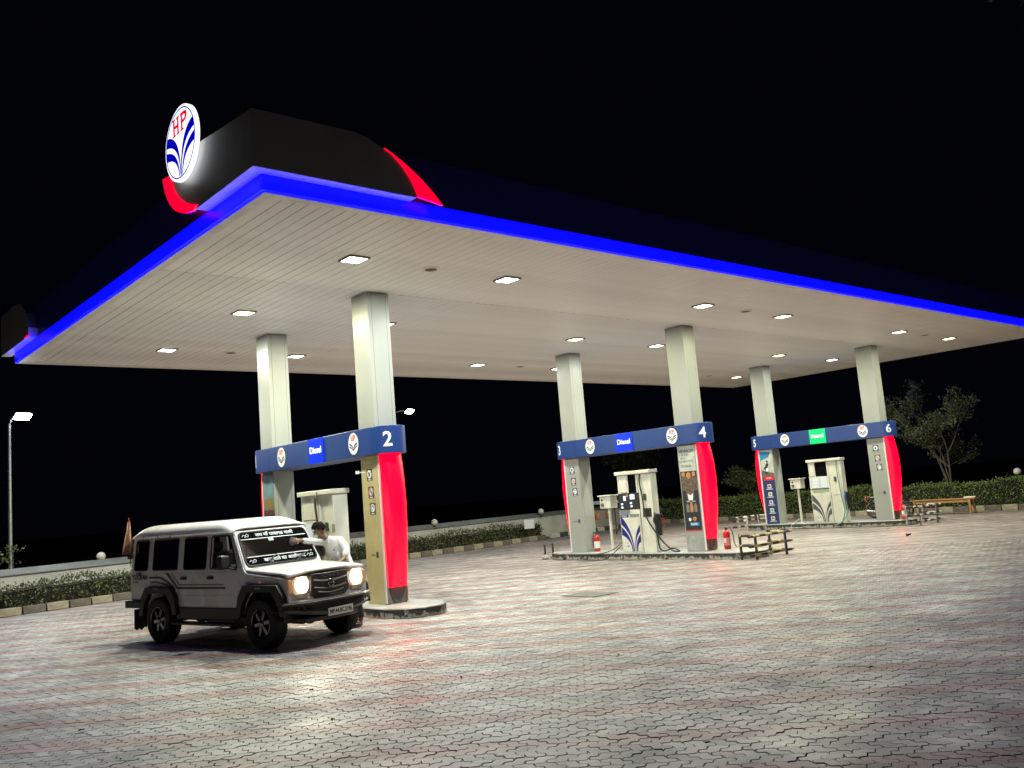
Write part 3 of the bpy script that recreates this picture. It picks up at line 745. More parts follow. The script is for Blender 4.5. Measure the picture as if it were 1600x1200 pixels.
    for q in range(5 if k == 0 else 0): MB().rect(fc,.34,.54,.86+.05*q,.875+.05*q,.001,.005).build('vent_slot', mat('slot_grey',(.2,.2,.17),.6), e_)
    MB().rect(fc,.18*ys,.26*ys,1.45,1.62,.001,.03).build('coupling_box', mat('coupling_green',(.02,.06,.035),.5), e_)
    MB().box(xf-.05, xb+.05, ym-.002, yl+.04, zt+.002, zt+.10).build('top_cap', mc, e_, bevel=.012); MB().box(xf-.04, xf+(.34 if k else .42), yr-.03, ym-.004, zt+.002, zt+.10).build('top_cap', mc, e_, bevel=.012)
    # holster and nozzle on the end face
    fe = face_ym(xf+.04, yr, 0)
    MB().box(xf+.06, xf+.26, yr-.08, yr-.001, .45, 1.05).build('holster', black_plastic, e_, bevel=.02)
    nzm = mat('nozzle_blue',(.02,.08,.3),.4) if k == 2 else black_plastic
    nzl = MB().tube(hose_path([(xf+.02,yr-.05,1.08),(xf-.02,yr-.08,1.0),(xf-.02,yr-.06,.86),(xf+.04,yr-.05,.72)]), .03, 8).build('nozzle', nzm, e_, smooth=True)
    MB().tube(hose_path([(xf-.03,yr-.085,1.0),(xf-.10,yr-.09,.93),(xf-.09,yr-.08,.83),(xf-.03,yr-.07,.80)]), .010, 6).build('trigger_guard', nzm, nzl, smooth=True)
    if k == 0:
        MB().box(xf-.07,xf+.038,yr+.08,yr+.42,1.12,1.34).build('nozzle_box', black_plastic, e_, bevel=.01)
        fb = face_xm(xf-.071, yr+.42, 1.12); MB().rect(fb,.2,.32,.05,.18,0,.004).build('keypad', lcd_dim, e_); MB().rect(fb,.07,.12,.04,.15,0,.01).build('nozzle_lever', white_vinyl, e_)
        MB().rect(fc,.42,.54,1.42,1.58,.001,.004).build('notice', mat('notice_olive',(.25,.24,.14),.6), e_); MB().prism(fc,circle(.27,1.48,.035),.001,.02).build('lock_knob', black_plastic, e_)
        MB().tube(hose_path([(xf-.03,ym-.0,zt+.06),(xf-.12,ym-.06,zt-.15),(xf-.10,ym-.10,1.5),(xf-.14,ym-.22,1.0),(xf-.20,ym-.5,.4),(xf-.15,ym-.7,.08)]), .024, 8).build('hose', rubber, e_, smooth=True)
    elif k == 1:
        MB().tube(hose_path([(xf+.03,ym-.10,zt-.02),(xf-.03,ym-.12,zt-.22),(xf-.03,ym-.18,1.5),(xf-.06,ym-.27,1.0),(xf-.03,ym-.62,.45),(xf+.05,ym-.98,.06),(xf+.1,ym-1.2,.03),(xf+.12,ym-.95,.10),(xf+.08,ym-.72,.04),(xf+.02,yr-.12,.12),(xf+.0,yr-.09,.5),(xf+.02,yr-.06,.75)],10), .022, 8).build('hose', rubber, e_, smooth=True)
        MB().tube(hose_path([(xf-.0,yl+.01,.30),(xf-.16,yl+.25,.10),(xf-.24,yl+.8,-.02),(xf-.26,yl+1.22,-.04),(xf-.30,yl+1.38,-.13),(xf-.33,yl+1.0,-.165),(xf-.31,yl+.5,-.16),(xf-.22,yl+.2,.0),(xf-.02,yl+.012,.22)],10), .012, 6).build('ground_cable', rubber, e_, smooth=True)
    else:
        gh = mat('hose_green',(.10,.30,.22),.5)
        MB().tube(hose_path([(xf+.03,yr+.16,zt-.02),(xf-.05,yr+.12,zt-.3),(xf-.05,yr+.10,1.5),(xf-.06,yr+.05,.9),(xf-.05,yr+.0,.4),(xf-.14,yr+.1,.03),(xf-.24,yr+.26,-.06),(xf-.20,yr+.1,.0),(xf-.06,yr-.10,.3),(xf+.0,yr-.07,.72)],10), .02, 8).build('hose', gh, e_, smooth=True)
        MB().tube(hose_path([(xf+.06,yl+.5,.22),(xf-.05,yl+.65,.12),(xf-.2,yl+.85,-.08),(xf-.22,yl+.7,-.15),(xf-.2,yl+.35,-.13),(xf-.15,yl+.1,-.02),(xf,yl+.02,.3)],10), .012, 6).build('ground_cable', steel, e_, smooth=True)
for k in range(3): dispenser(k)

for k in (1, 2):
    e_ = empty('control_box', (ISX[k]+.12, (3.40, 3.55)[k-1], HG)); tag(e_, f"small cream control box on a post, on the {['middle','farthest'][k-1]} island", 'control box', 'control boxes on posts')
    MB().lathe((0,0,0),(0,0,1),[(.07,0),(.07,.012),(.042,.014),(.042,1.27)],12).build('post', cream2, e_, smooth=True)
    MB().box(-.16,.14,-.21,.21,1.27,1.62).build('box_body', cream2, e_, bevel=.008)
    MB().box(-.21,.18,-.25,.25,1.622,1.66).build('box_lid', cream2, e_, bevel=.008)
    f_ = face_xm(-.161,.21,1.27)
    MB().rect(f_,.03,.20,.03,.31,.001,.015).build('switch_plate', cream, e_); MB().prism(f_,circle(.11,.25,.032),.016,.03).build('switch', black_plastic, e_); MB().rect(f_,.06,.17,.06,.16,.016,.03).build('switch', mat('switch_olive',(.1,.09,.04),.5), e_)

def extinguisher(x, y, z, label, rz=0., name='fire_extinguisher'):
    e_ = empty(name, (x,y,z), rz); tag(e_, label, 'fire extinguisher', 'red fire extinguishers')
    MB().lathe((0,0,0),(0,0,1),[(.085,0),(.09,.01),(.09,.40),(.082,.44),(.06,.475),(.03,.49),(.028,.52)],18).build('cylinder', ext_red, e_, smooth=True)
    MB().lathe((0,0,.0),(0,0,1),[(.0915,.10),(.0915,.102),(.0915,.30),(.0915,.302)],18).build('label_band', label_white if 'left side' in label else mat('label_part',(.6,.2,.18),.5), e_)
    MB().rect(Fr((-.0925,.045,.17),(0,-1,0),(0,0,1)),0,.09,0,.12,0,.002).build('paper_label', label_white, e_)
    MB().box(-.02,.02,-.025,.025,.52,.56).tube([(-.03,0,.555),(.11,0,.60)],.011,6).tube([(-.03,0,.54),(.10,0,.555)],.010,6).build('valve', dark_metal, e_)
    MB().tube(hose_path([(.02,-.03,.54),(.05,-.10,.55),(.06,-.16,.40),(.05,-.19,.15),(.04,-.26,.05)]),.012,6).build('hose', rubber, e_, smooth=True)
extinguisher(10.27, 4.20, HG, 'red fire extinguisher with white label on the left side of the middle island', R(150))
extinguisher(10.58, -.28, HG, 'red fire extinguisher with loose hose beside column 4', 0)
extinguisher(20.72, -.34, HG, 'red fire extinguisher at the foot of column 6', 0)

# striped guard rails at the island ends
def band_mat(name, c1, c2, period):
    m = bpy.data.materials.new(name); m.use_nodes = True; n = m.node_tree.nodes; l = m.node_tree.links; b = n['Principled BSDF']; b.inputs['Roughness'].default_value = .5
    tc = n.new('ShaderNodeTexCoord'); sp = n.new('ShaderNodeSeparateXYZ'); l.new(tc.outputs['Object'], sp.inputs[0])
    a = n.new('ShaderNodeMath'); a.operation = 'ADD'; l.new(sp.outputs[0], a.inputs[0]); l.new(sp.outputs[1], a.inputs[1])
    d = n.new('ShaderNodeMath'); d.operation = 'DIVIDE'; l.new(a.outputs[0], d.inputs[0]); d.inputs[1].default_value = period
    f = n.new('ShaderNodeMath'); f.operation = 'FRACT'; l.new(d.outputs[0], f.inputs[0])
    g = n.new('ShaderNodeMath'); g.operation = 'GREATER_THAN'; l.new(f.outputs[0], g.inputs[0]); g.inputs[1].default_value = .5
    mx = n.new('ShaderNodeMix'); mx.data_type = 'RGBA'; l.new(g.outputs[0], mx.inputs[0]); mx.inputs[6].default_value = (*c1,1); mx.inputs[7].default_value = (*c2,1)
    nz = n.new('ShaderNodeTexNoise'); nz.inputs['Scale'].default_value = 12; l.new(tc.outputs['Object'], nz.inputs['Vector'])
    mr = n.new('ShaderNodeMapRange'); mr.inputs[1].default_value = .3; mr.inputs[2].default_value = .7; mr.inputs[3].default_value = .6; mr.inputs[4].default_value = 1.1; l.new(nz.outputs['Fac'], mr.inputs[0])
    m2 = n.new('ShaderNodeMix'); m2.data_type = 'RGBA'; m2.blend_type = 'MULTIPLY'; m2.inputs[0].default_value = 1; l.new(mx.outputs[2], m2.inputs[6]); l.new(mr.outputs[0], m2.inputs[7])
    l.new(m2.outputs[2], b.inputs['Base Color']); return m
yb = band_mat('black_yellow_paint', (.03,.03,.03), (.58,.50,.22), .55); wb = band_mat('black_white_paint', (.04,.04,.04), (.62,.62,.58), .5)
def guard(x, y, sgn, m, mp, label, h=.58, half=.95):
    e_ = empty('guard_rail', (x,y,0)); tag(e_, label, 'guard rail', 'striped guard rails at the island ends')
    for q, z in enumerate((.12, .34, h)):
        MB().tube([(-half,0,z),(half,0,z)], .036, 8).build('rail', m, e_, smooth=True)
        MB().tube([(half-.25,sgn*.10,z+.01),(half-.25,sgn*.55,z+.01)], .034, 8).build('rail', m, e_, smooth=True)
        if q: MB().tube([(-half+.3,sgn*.10,z+.01),(-half+.3,sgn*.50,z+.01)], .034, 8).build('rail', m, e_, smooth=True)
    for px_, py_ in ((-half+.35,.05*sgn),(half-.22,.05*sgn),(half-.25,.5*sgn),(-half+.3,.46*sgn)):
        MB().tube([(px_,py_,-.01),(px_,py_,h+.05)], .034, 8).build('post', mp, e_, smooth=True)
guard(10.24, -1.84, 1, yb, mat('post_black',(.035,.035,.035),.5,var=.3,vscale=9), 'black and yellow tube guard rail at the near end of the middle island')
guard(20.82, -1.12, 1, wb, mat('post_grey',(.3,.3,.29),.5,var=.4,vscale=9), 'black and white tube guard rail by column 6 near the bench', h=.6)
guard(21.05, 6.22, -1, wb, mat('post_white',(.5,.5,.47),.5,var=.4,vscale=9), 'black and white tube guard rail behind column 5', h=.47)
for q, (x, y) in enumerate(((9.80,6.02),(10.20,6.08))):
    e_ = empty('guard_stub', (x,y,0)); tag(e_, ['left','right'][q]+' one of two dark pipe stubs at the far end of the middle island', 'post', 'pipe stubs behind column 3')
    MB().tube([(0,0,0),(.0,0,.45)],.032,8).build('pipe', dark_metal, e_, smooth=True)
    MB().lathe((0,0,0),(0,0,1),[(.10,0),(.12,.05),(.08,.12),(.04,.14)],12).build('footing', concrete, e_, smooth=True)

# manhole cover
e_ = empty('manhole_cover', (3.33,-2.13,0)); tag(e_, 'square steel manhole cover set in the paving before the middle island', 'manhole cover')
MB().box(-.36,.36,-.45,.45,-.01,.006).build('cover_frame', dark_metal, e_, bevel=.003)
MB().box(-.33,.33,-.42,.42,.0065,.012).build('cover_plate', mat('cover_plate',(.13,.13,.12),.55,.3,var=.3,vscale=6,bump=.4,bscale=80), e_, bevel=.003)
# fallen leaves and bits of dirt on the paving
deb = mat('dry_leaf', (.05,.035,.02), .8, var=.4)
def debris(x, y, s, label):
    b_ = MB(); a = random.random()*6.28
    P = [[(s*(u-.5)*2*math.cos(a)-s*.5*w_*math.sin(a)*math.sin(math.pi*max(.08,u)), s*(u-.5)*2*math.sin(a)+s*.5*w_*math.cos(a)*math.sin(math.pi*max(.08,u)), .008+s*.5*abs(w_)*random.uniform(.5,1.)+s*.2*u) for w_ in (-1,0,1)] for u in (0,.25,.5,.75,1)]
    b_.grid(P); o = b_.build('fallen_leaf', deb, None, solid=.004); o.location = (x,y,0); tag(o, label, 'leaf', 'dry leaves and scraps on the paving')
debris(-4.3,-5.07,.035,'dark crumpled leaf on the paving in front of the jeep headlights'); debris(15.77,-2.73,.13,'large dry palm scrap on the paving before the farthest island')
spots = [(-6.1,-8.2),(-5.2,-7.9),(-3.2,-7.0),(-4.9,-6.6),(-2.0,-9.2),(-.6,-9.9),(-3.6,-10.1),(-1.2,-7.0),(.9,-6.1),(2.6,-7.7),(-6.6,-4.5),(3.4,-4.4),(-3.0,-6.2),(1.6,-9.4)]
for x, y in spots: debris(x, y, random.uniform(.018,.032), 'tiny dark scrap among those scattered over the open paving')

# ------------------------------------------------------------------ kerbs, walls, hedges
kerb_w = mat('kerb_pale', (.33,.295,.215), .8, var=.35, vscale=5, bump=.3, bscale=20); kerb_d = mat('kerb_dark', (.15,.125,.10), .8, var=.45, vscale=5, bump=.3, bscale=20)
ang = math.atan(.145)
kr = empty('back_kerb', (0,back_y(0),0), ang); tag(kr, 'painted kerb of alternating pale and dark blocks before the back hedge', 'kerb')
def kerb_line(root, n, x_start, m0=0):
    for q in range(n):
        o = MB().box(-.285,.285,0,.2,-.02,.19+random.uniform(-.008,.008)).build('kerb_block', (kerb_w, kerb_d)[(q+m0) % 2], root, bevel=.018, seg=1)
        o.location = (x_start+.6*q, random.uniform(-.012,.012), 0); o.rotation_euler.z = random.uniform(-.02,.02)
kerb_line(kr, 54, -13.5)
kr2 = empty('side_kerb', (27.35,12.5,0), -math.pi/2); tag(kr2, 'worn yellowish kerb along the right hedge behind the bench', 'kerb')
kerb_line(kr2, 48, -3.0)
kr3 = empty('corner_kerb', (18.9,back_y(18.9)+.05,0), ang); tag(kr3, 'black and white painted kerb at the far back corner', 'kerb')
kw, kd = kerb_w, kerb_d; kerb_w = mat('kerb_white',(.5,.5,.47),.8,var=.3); kerb_d = mat('kerb_black',(.05,.05,.05),.8,var=.3)
kerb_line(kr3, 14, .3); kerb_w, kerb_d = kw, kd

green_b = None
def leaf_mat(name, c, tl=.25):
    m = bpy.data.materials.new(name); m.use_nodes = True; n = m.node_tree.nodes; l = m.node_tree.links; b = n['Principled BSDF']; b.inputs['Roughness'].default_value = .5
    at = n.new('ShaderNodeAttribute'); at.attribute_name = 'Tone'
    mx = n.new('ShaderNodeMix'); mx.data_type = 'RGBA'; mx.inputs[6].default_value = (c[0]*.7,c[1]*.72,c[2]*.72,1); mx.inputs[7].default_value = (c[0]*1.3,c[1]*1.22,c[2]*1.1,1)
    l.new(at.outputs['Fac'], mx.inputs[0]); l.new(mx.outputs[2], b.inputs['Base Color'])
    b.inputs['Subsurface Weight'].default_value = 0
    return m
hedge_green = leaf_mat('hedge_leaf', (.11,.16,.045)); hedge_dull = leaf_mat('hedge_leaf_dull', (.085,.10,.042)); tree_green = leaf_mat('tree_leaf', (.062,.078,.032))
def leaf_cloud(name, P, size, m, parent, droop=0.):
    """one small bent leaf (2 quads) at each point"""
    N = len(P); P = np.asarray(P)
    d = rng.normal(size=(N,3)); d[:,2] -= droop; d /= np.linalg.norm(d,axis=1)[:,None]
    t = rng.normal(size=(N,3)); t -= (t*d).sum(1)[:,None]*d; t /= np.linalg.norm(t,axis=1)[:,None]
    nn = np.cross(d,t); s = size*rng.uniform(.6,1.3,(N,1))
    v = np.stack([P, P+d*s*.5+t*s*.28+nn*s*.1, P+d*s*.5-t*s*.28+nn*s*.1, P+d*s], 1).reshape(-1,3)
    f = np.arange(N)[:,None]*4+np.array([0,1,3,2])
    me = bpy.data.meshes.new(name); me.from_pydata(v.tolist(), [], f.tolist())
    a = me.attributes.new('Tone','FLOAT','POINT'); a.data.foreach_set('value', np.repeat(rng.random(N),4).astype(np.float32))
    me.materials.append(m); o = bpy.data.objects.new(name, me); children_link(o, parent); return o
def hedge(name, root_loc, rz, L, D, Hh, m, label, n):
    e_ = empty(name, root_loc, rz); tag(e_, label, 'hedge')
    # woody dark core with an uneven top
    nx = int(L/.5); b_ = MB(); Pg = []
    for q in range(nx+1):
        x = L*q/nx; h = Hh*.9+random.uniform(-.05,.04)
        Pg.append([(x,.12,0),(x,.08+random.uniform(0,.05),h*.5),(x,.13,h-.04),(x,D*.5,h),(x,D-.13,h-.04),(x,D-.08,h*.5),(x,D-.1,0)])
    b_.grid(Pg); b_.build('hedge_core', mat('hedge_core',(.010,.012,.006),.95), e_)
    pts = []
    fq = rng.random((n,3)); side = rng.random(n)
    x = fq[:,0]*L; bump_ = .06*np.sin(x*2.1+1)+.04*np.sin(x*5.3)+.05*np.sin(x*.7)
    hh = Hh+bump_*.8
    front = side < .55; top_ = (side >= .55) & (side < .88)
    y = np.where(front, rng.normal(.03,.05,n)-.04*np.sin(x*3.7)*(fq[:,2]), np.where(top_, fq[:,1]*D, D-rng.random(n)*.1))
    z = np.where(front, fq[:,2]*hh, np.where(top_, hh-rng.random(n)*.10+.05*(rng.random(n)**4)*3, fq[:,2]*hh))
    P = np.stack([x,y,z],1)
    stuff(leaf_cloud('foliage', P, .085, m, e_)); return e_
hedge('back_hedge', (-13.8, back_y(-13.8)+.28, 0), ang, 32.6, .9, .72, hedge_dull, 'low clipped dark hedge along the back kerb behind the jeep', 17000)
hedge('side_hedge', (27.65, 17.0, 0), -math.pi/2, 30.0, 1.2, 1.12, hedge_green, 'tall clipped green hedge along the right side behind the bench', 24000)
# low wall behind the back hedge
e_ = empty('boundary_wall', (-30, back_y(-30)+2.2, 0), ang); tag(e_, 'low pale boundary wall with dark coping behind the back hedge', 'wall')
MB().box(0,58,0,.2,-.1,.93).build('wall_face', wall_m, e_); MB().add([(0,-.06,.935),(58,-.06,.935),(58,.26,1.12),(0,.26,1.12),(0,-.06,.96),(58,-.06,.96)],[(0,1,5,4),(4,5,2,3)]).build('wall_coping', coping_m, e_)
gl = [(-.55,15.5),(13.3,16.6),(20.4,17.5)]
for q, (x, y) in enumerate(gl):
    e_ = empty('globe_light', (x, y, .9)); tag(e_, ['unlit round white globe on the wall left of the jeep','unlit round white globe on the wall between columns 2 and 3','unlit round white globe on the wall just left of column 3'][q], 'globe light', 'unlit globes on the boundary wall')
    MB().lathe((0,0,0),(0,0,1),[(.05,0),(.05,.16)],10).build('globe_neck', dark_metal, e_); MB().ball((0,0,.29),.14).build('globe', globe_m, e_, smooth=True)
e_ = empty('globe_light', (29.8,-.9,0)); tag(e_, 'dim round globe on a post behind the right hedge, at the picture edge', 'globe light', 'unlit globes on the boundary wall')
MB().lathe((0,0,0),(0,0,1),[(.05,0),(.05,1.25)],10).build('globe_neck', dark_metal, e_); MB().ball((0,0,1.38),.15).build('globe', globe_m, e_, smooth=True)
o = MB().rect(Fr((17.0,15.0,.55),(1,-.1,0),(0,0,1)),0,.55,0,.4,0,.02).build('notice_board', mat('notice_white',(.6,.62,.68),.5)); 
nb = empty('small_notice', (0,0,0)); tag(nb, 'small white notice board standing in the back hedge', 'notice board'); o.parent = nb
MB().tube([(17.27,15.03,0),(17.27,15.03,.56)],.02,6).build('notice_post', dark_metal, nb)

# street lamps
def street_lamp(base, head, hgt, arm, power, label, em, r=.07):
    e_ = empty('street_lamp', base); tag(e_, label, 'street lamp', 'lit street lamps beyond the canopy')
    MB().lathe((0,0,0),(0,0,1),[(.12,0),(.12,.02),(r,.05),(r*.6,hgt)],12).build('pole', pole_m, e_, smooth=True)
    hx, hy, hz = head
    MB().tube(hose_path([(0,0,hgt-.05),(hx*.3,hy*.3,hgt+(hz-hgt)*.6),(hx*.9,hy*.9,hz+.03)]), .03, 8).build('arm', pole_m, e_, smooth=True)
    d = Vector((hx,hy,0)).normalized(); ang_ = math.atan2(d.y,d.x)
    hd_ = MB().box(-.12,.30,-.11,.11,0,.07).build('lamp_head', dark_metal, e_, bevel=.015); hd_.location = (hx,hy,hz); hd_.rotation_euler = (R(-38),0,R(20)); hd_.scale = (1.25,1.25,1.25)
    ln_ = MB().box(-.10,.28,-.095,.095,-.05,-.003).build('lamp_lens', em, hd_, bevel=.01)
    ld = bpy.data.lights.new('lamp_glow','AREA'); ld.shape = 'RECTANGLE'; ld.size = .36; ld.size_y = .18; ld.spread = R(110); ld.energy = power; ld.color = (.95,.98,1.)
    lo = bpy.data.objects.new('lamp_glow', ld); lo.location = (.09,0,-.06); children_link(lo, hd_)
lens_s = mat('street_lens', (.8,.8,.8), .3, emit=(.95,.98,1.), es=60.)
street_lamp((-3.10,15.5,0), (.22,-.20,5.66), 5.45, None, 120, 'lit street lamp on a tall pale pole at the left edge', lens_s)
street_lamp((12.9,20.6,0), (1.75,-.6,6.45), 6.0, None, 60, 'bright distant street lamp seen beside column 2', lens_s)

# ------------------------------------------------------------------ trees and shrubs
bark = mat('bark', (.15,.125,.09), .9, var=.35, vscale=8, bump=.5, bscale=30)
def tree(name, loc, label, stems, crown, nleaf, leaf, m, cat='tree', seed=1, lsize=.16, levels=3, spread=.55, trunk_r=.075):
    rs = random.Random(seed); e_ = empty(name, loc); tag(e_, label, cat)
    b_ = MB(); tips = []
    def grow(p, d, L, r, lev):
        pts = [Vector(p)]; q = Vector(p); dd = Vector(d)
        for k in range(4):
            dd = (dd + Vector((rs.gauss(0,.10),rs.gauss(0,.10),rs.gauss(.03,.06)))).normalized(); q = q+dd*L/4; pts.append(q.copy())
        b_.tube(pts, [r*(1-.5*k/4) for k in range(5)], 7 if lev == 0 else 5)
        if lev >= 1: tips.extend([(pts[k], lev) for k in (2,3,4)])
        if lev < levels:
            for k in range(3 if lev else 4):
                at = pts[2 + k % 3] if lev else pts[min(4,2+k)]
                nd = (dd + Vector((rs.gauss(0,spread),rs.gauss(0,spread),rs.uniform(-.25,.25)))).normalized()
                grow(at, nd, L*rs.uniform(.55,.75), r*.5, lev+1)
    for d, L in stems: grow((0,0,0), Vector(d).normalized(), L, trunk_r, 0)
    b_.build('trunk', bark, e_, smooth=True)
    P = []
    tp = [t for t, lv in tips if lv >= 2] or [t for t, lv in tips]
    per = max(1, nleaf//len(tp))
    for t in tp:
        if rs.random() < .12: continue
        dirn = Vector((rs.gauss(0,1),rs.gauss(0,1),rs.gauss(-.1,.4))).normalized()
        for q in range(per):
            s_ = rs.random()
            P.append(tuple(t + dirn*(s_-.4)*crown + Vector((rs.gauss(0,.09),rs.gauss(0,.09),rs.gauss(0,.07)))*crown*1.6))
    o = leaf_cloud('crown', P, lsize, m, e_, droop=.3); stuff(o) if False else None
    return e_
tree('tree', (30.2,2.05,0), 'slender feathery tree behind the hedge on the right', [((-.03,-.08,1),2.5),((.02,.10,1),2.6)], 0.5, 8500, None, tree_green, seed=5, lsize=.12, levels=3, spread=.62)
tree('shrub', (29.3,11.4,0), 'round leafless-looking shrub behind the hedge left of column 5', [((.1,.3,1),1.3),((-.2,-.3,1),1.35),((.3,-.1,1),1.4),((-.1,.1,1),1.5)], .42, 6500, None, tree_green, 'shrub', seed=9, lsize=.13, levels=2, spread=.5, trunk_r=.05)
tree('tree', (33.5,22.5,0), 'dim leafy tree in the dark behind columns 3 and 4', [((0,0,1),2.6),((.2,.2,1),2.4)], .7, 7000, None, tree_green, seed=12, lsize=.2, levels=3)
tree('tree', (41.0,-2.0,0), 'dark tree half cut by the right picture edge', [((0,0,1),2.6),((.1,.2,1),2.6)], .7, 6000, None, tree_green, seed=21, lsize=.2, levels=3)

# ------------------------------------------------------------------ the white jeep
paint = mat('white_car_paint', (.82,.82,.81), .28, coat=.6, var=.06, vscale=2, rvar=.06)
chrome = mat('chrome', (.6,.6,.6), .14, 1.); dark_paint = mat('dark_cladding', (.022,.022,.024), .42, var=.25, vscale=5)
grille_m = mat('grille_grey', (.07,.062,.056), .32, .5); bumper_m = mat('bumper_grey', (.05,.046,.044), .34, .3, var=.2)
def glass_mat(name, tint, gl):
    m = bpy.data.materials.new(name); m.use_nodes = True; n = m.node_tree.nodes; l = m.node_tree.links
    for q in list(n): n.remove(q)
    o = n.new('ShaderNodeOutputMaterial'); mx = n.new('ShaderNodeMixShader'); t = n.new('ShaderNodeBsdfTransparent'); g = n.new('ShaderNodeBsdfGlossy'); fr = n.new('ShaderNodeFresnel')
    t.inputs[0].default_value = (*tint,1); g.inputs['Roughness'].default_value = .03; fr.inputs[0].default_value = gl
    l.new(fr.outputs[0], mx.inputs[0]); l.new(t.outputs[0], mx.inputs[1]); l.new(g.outputs[0], mx.inputs[2]); l.new(mx.outputs[0], o.inputs[0]); return m
wind_glass = glass_mat('windscreen_glass', (.94,.96,.95), 1.45); side_glass = glass_mat('tinted_glass', (.06,.06,.06), 1.45); clear_glass = glass_mat('clear_glass', (.93,.95,.94), 1.45)
seat_m = mat('seat_cloth', (.03,.028,.026), .8); film = mat('black_film', (.004,.004,.005), .9, spec=.02)
JH = R(-78.63)
jeep = empty('jeep', (-2.331,-1.232,0), JH); tag(jeep, 'white long-bodied jeep with lit headlights parked at the left pump', 'jeep')
def arc(cx, cz, r_, a0, a1, n=12): return [(cx+r_*math.cos(R(a0+(a1-a0)*k/n)), cz+r_*math.sin(R(a0+(a1-a0)*k/n))) for k in range(n+1)]
side = [(-3.84,.66),(-3.84,1.185),(-.44,1.185),(-.40,1.15),(.48,1.07),(.585,1.03),(.62,.94),(.62,.60),(.50,.55)] + arc(0,.42,.50,14,166) + [(-.52,.52),(-2.36,.52)] + arc(-2.87,.42,.48,14,166) + [(-3.36,.58),(-3.80,.60)]
fv = Fr((0,0,0),(1,0,0),(0,0,1))     # normal -v
MB().prism(fv, side, -.80, .80).build('body', paint, jeep, bevel=.03, seg=3)
MB().box(-3.55,.45,-.56,.56,.36,1.0).build('underbody', dark_paint, jeep)
MB().tube([(0,-.66,.36),(0,.66,.36)],.05,8).tube([(-2.87,-.66,.36),(-2.87,.66,.36)],.055,8).ball((-2.87,0,.36),.14).ball((0,.1,.36),.12).box(-2.0,-1.2,-.5,-.2,.28,.40).tube([(.4,-.35,.34),(-.5,-.4,.36)],.03,6).tube([(.35,.35,.32),(-.5,.4,.36)],.03,6).build('axles', dark_paint, jeep)
def vo(z): return .80-.075*(z-1.19)/.64
def wall_piece(mb, quad, s_, th=.035):
    o_ = [(u_, s_*vo(z), z) for u_, z in quad]; i_ = [(u_, s_*(vo(z)-th), z) for u_, z in quad]
    mb.hexa(o_+i_)
wins = [[(-3.70,1.25),(-3.29,1.25),(-3.29,1.75),(-3.68,1.75)], [(-3.09,1.25),(-2.35,1.25),(-2.35,1.75),(-3.09,1.75)], [(-2.13,1.25),(-1.51,1.25),(-1.51,1.75),(-2.13,1.75)], [(-1.36,1.25),(-.64,1.25),(-.88,1.75),(-1.36,1.75)]]
gh = MB()
for s_ in (-1,1):
    for q in ([(-3.83,1.18),(-.45,1.18),(-.49,1.25),(-3.83,1.25)], [(-3.80,1.75),(-.765,1.75),(-.80,1.83),(-3.78,1.83)], [(-3.83,1.25),(-3.70,1.25),(-3.68,1.75),(-3.80,1.75)], [(-3.29,1.25),(-3.09,1.25),(-3.09,1.75),(-3.29,1.75)],
              [(-2.35,1.25),(-2.13,1.25),(-2.13,1.75),(-2.35,1.75)], [(-1.51,1.25),(-1.36,1.25),(-1.36,1.75),(-1.51,1.75)], [(-.64,1.25),(-.49,1.25),(-.765,1.75),(-.88,1.75)]): wall_piece(gh, q, s_)
gh.box(-3.83,-3.79,-.74,.74,1.18,1.30); gh.box(-3.82,-3.78,-.72,.72,1.72,1.83); gh.box(-3.82,-3.785,-.74,-.62,1.30,1.72); gh.box(-3.82,-3.785,.62,.74,1.30,1.72)
gh.build('cabin_frame', paint, jeep, bevel=.012)
MB().box(-3.808,-3.80,-.62,.62,1.30,1.72).build('rear_window', side_glass, jeep)
def rpoly(quad, r_, n=4):
    out = []; m = len(quad)
    for k in range(m):
        p = Vector((*quad[k],0)); a = Vector((*quad[k-1],0)); b = Vector((*quad[(k+1) % m],0))
        p0 = p+(a-p).normalized()*r_; p2 = p+(b-p).normalized()*r_
        for t in range(n+1):
            t /= n; q = p0*(1-t)**2+p*2*t*(1-t)+p2*t*t; out.append((q.x,q.y))
    return out
def grow(poly, d):
    cx = sum(p[0] for p in poly)/len(poly); cz = sum(p[1] for p in poly)/len(poly)
    sx = (max(p[0] for p in poly)-min(p[0] for p in poly))/2; sz = (max(p[1] for p in poly)-min(p[1] for p in poly))/2
    return [(cx+(p[0]-cx)*(1+d/sx), cz+(p[1]-cz)*(1+d/sz)) for p in poly]
for s_ in (-1,1):
    for k, q in enumerate(wins):
        pl = rpoly(grow(q,.012), .05)
        if k == 3 and s_ == -1: continue       # the driver's window is rolled down
        b_ = MB(); b_.add([(u_, s_*(vo(z)+.002), z) for u_, z in pl]+[(u_, s_*(vo(z)-.004), z) for u_, z in pl], [tuple(range(len(pl))), tuple(range(len(pl),2*len(pl)))])
        wp = b_.build('side_window', side_glass if s_ < 0 or k < 1 else clear_glass, jeep)
        MB().tube([(u_, s_*(vo(z)+.004), z) for u_, z in pl+pl[:1]], .013, 6).build('window_seal', rubber, wp)
    pl = rpoly(grow(wins[3],.012), .05); MB().tube([(u_, s_*(vo(z)+.004), z) for u_, z in pl+pl[:1]], .012, 6).build('window_seal', rubber, jeep)
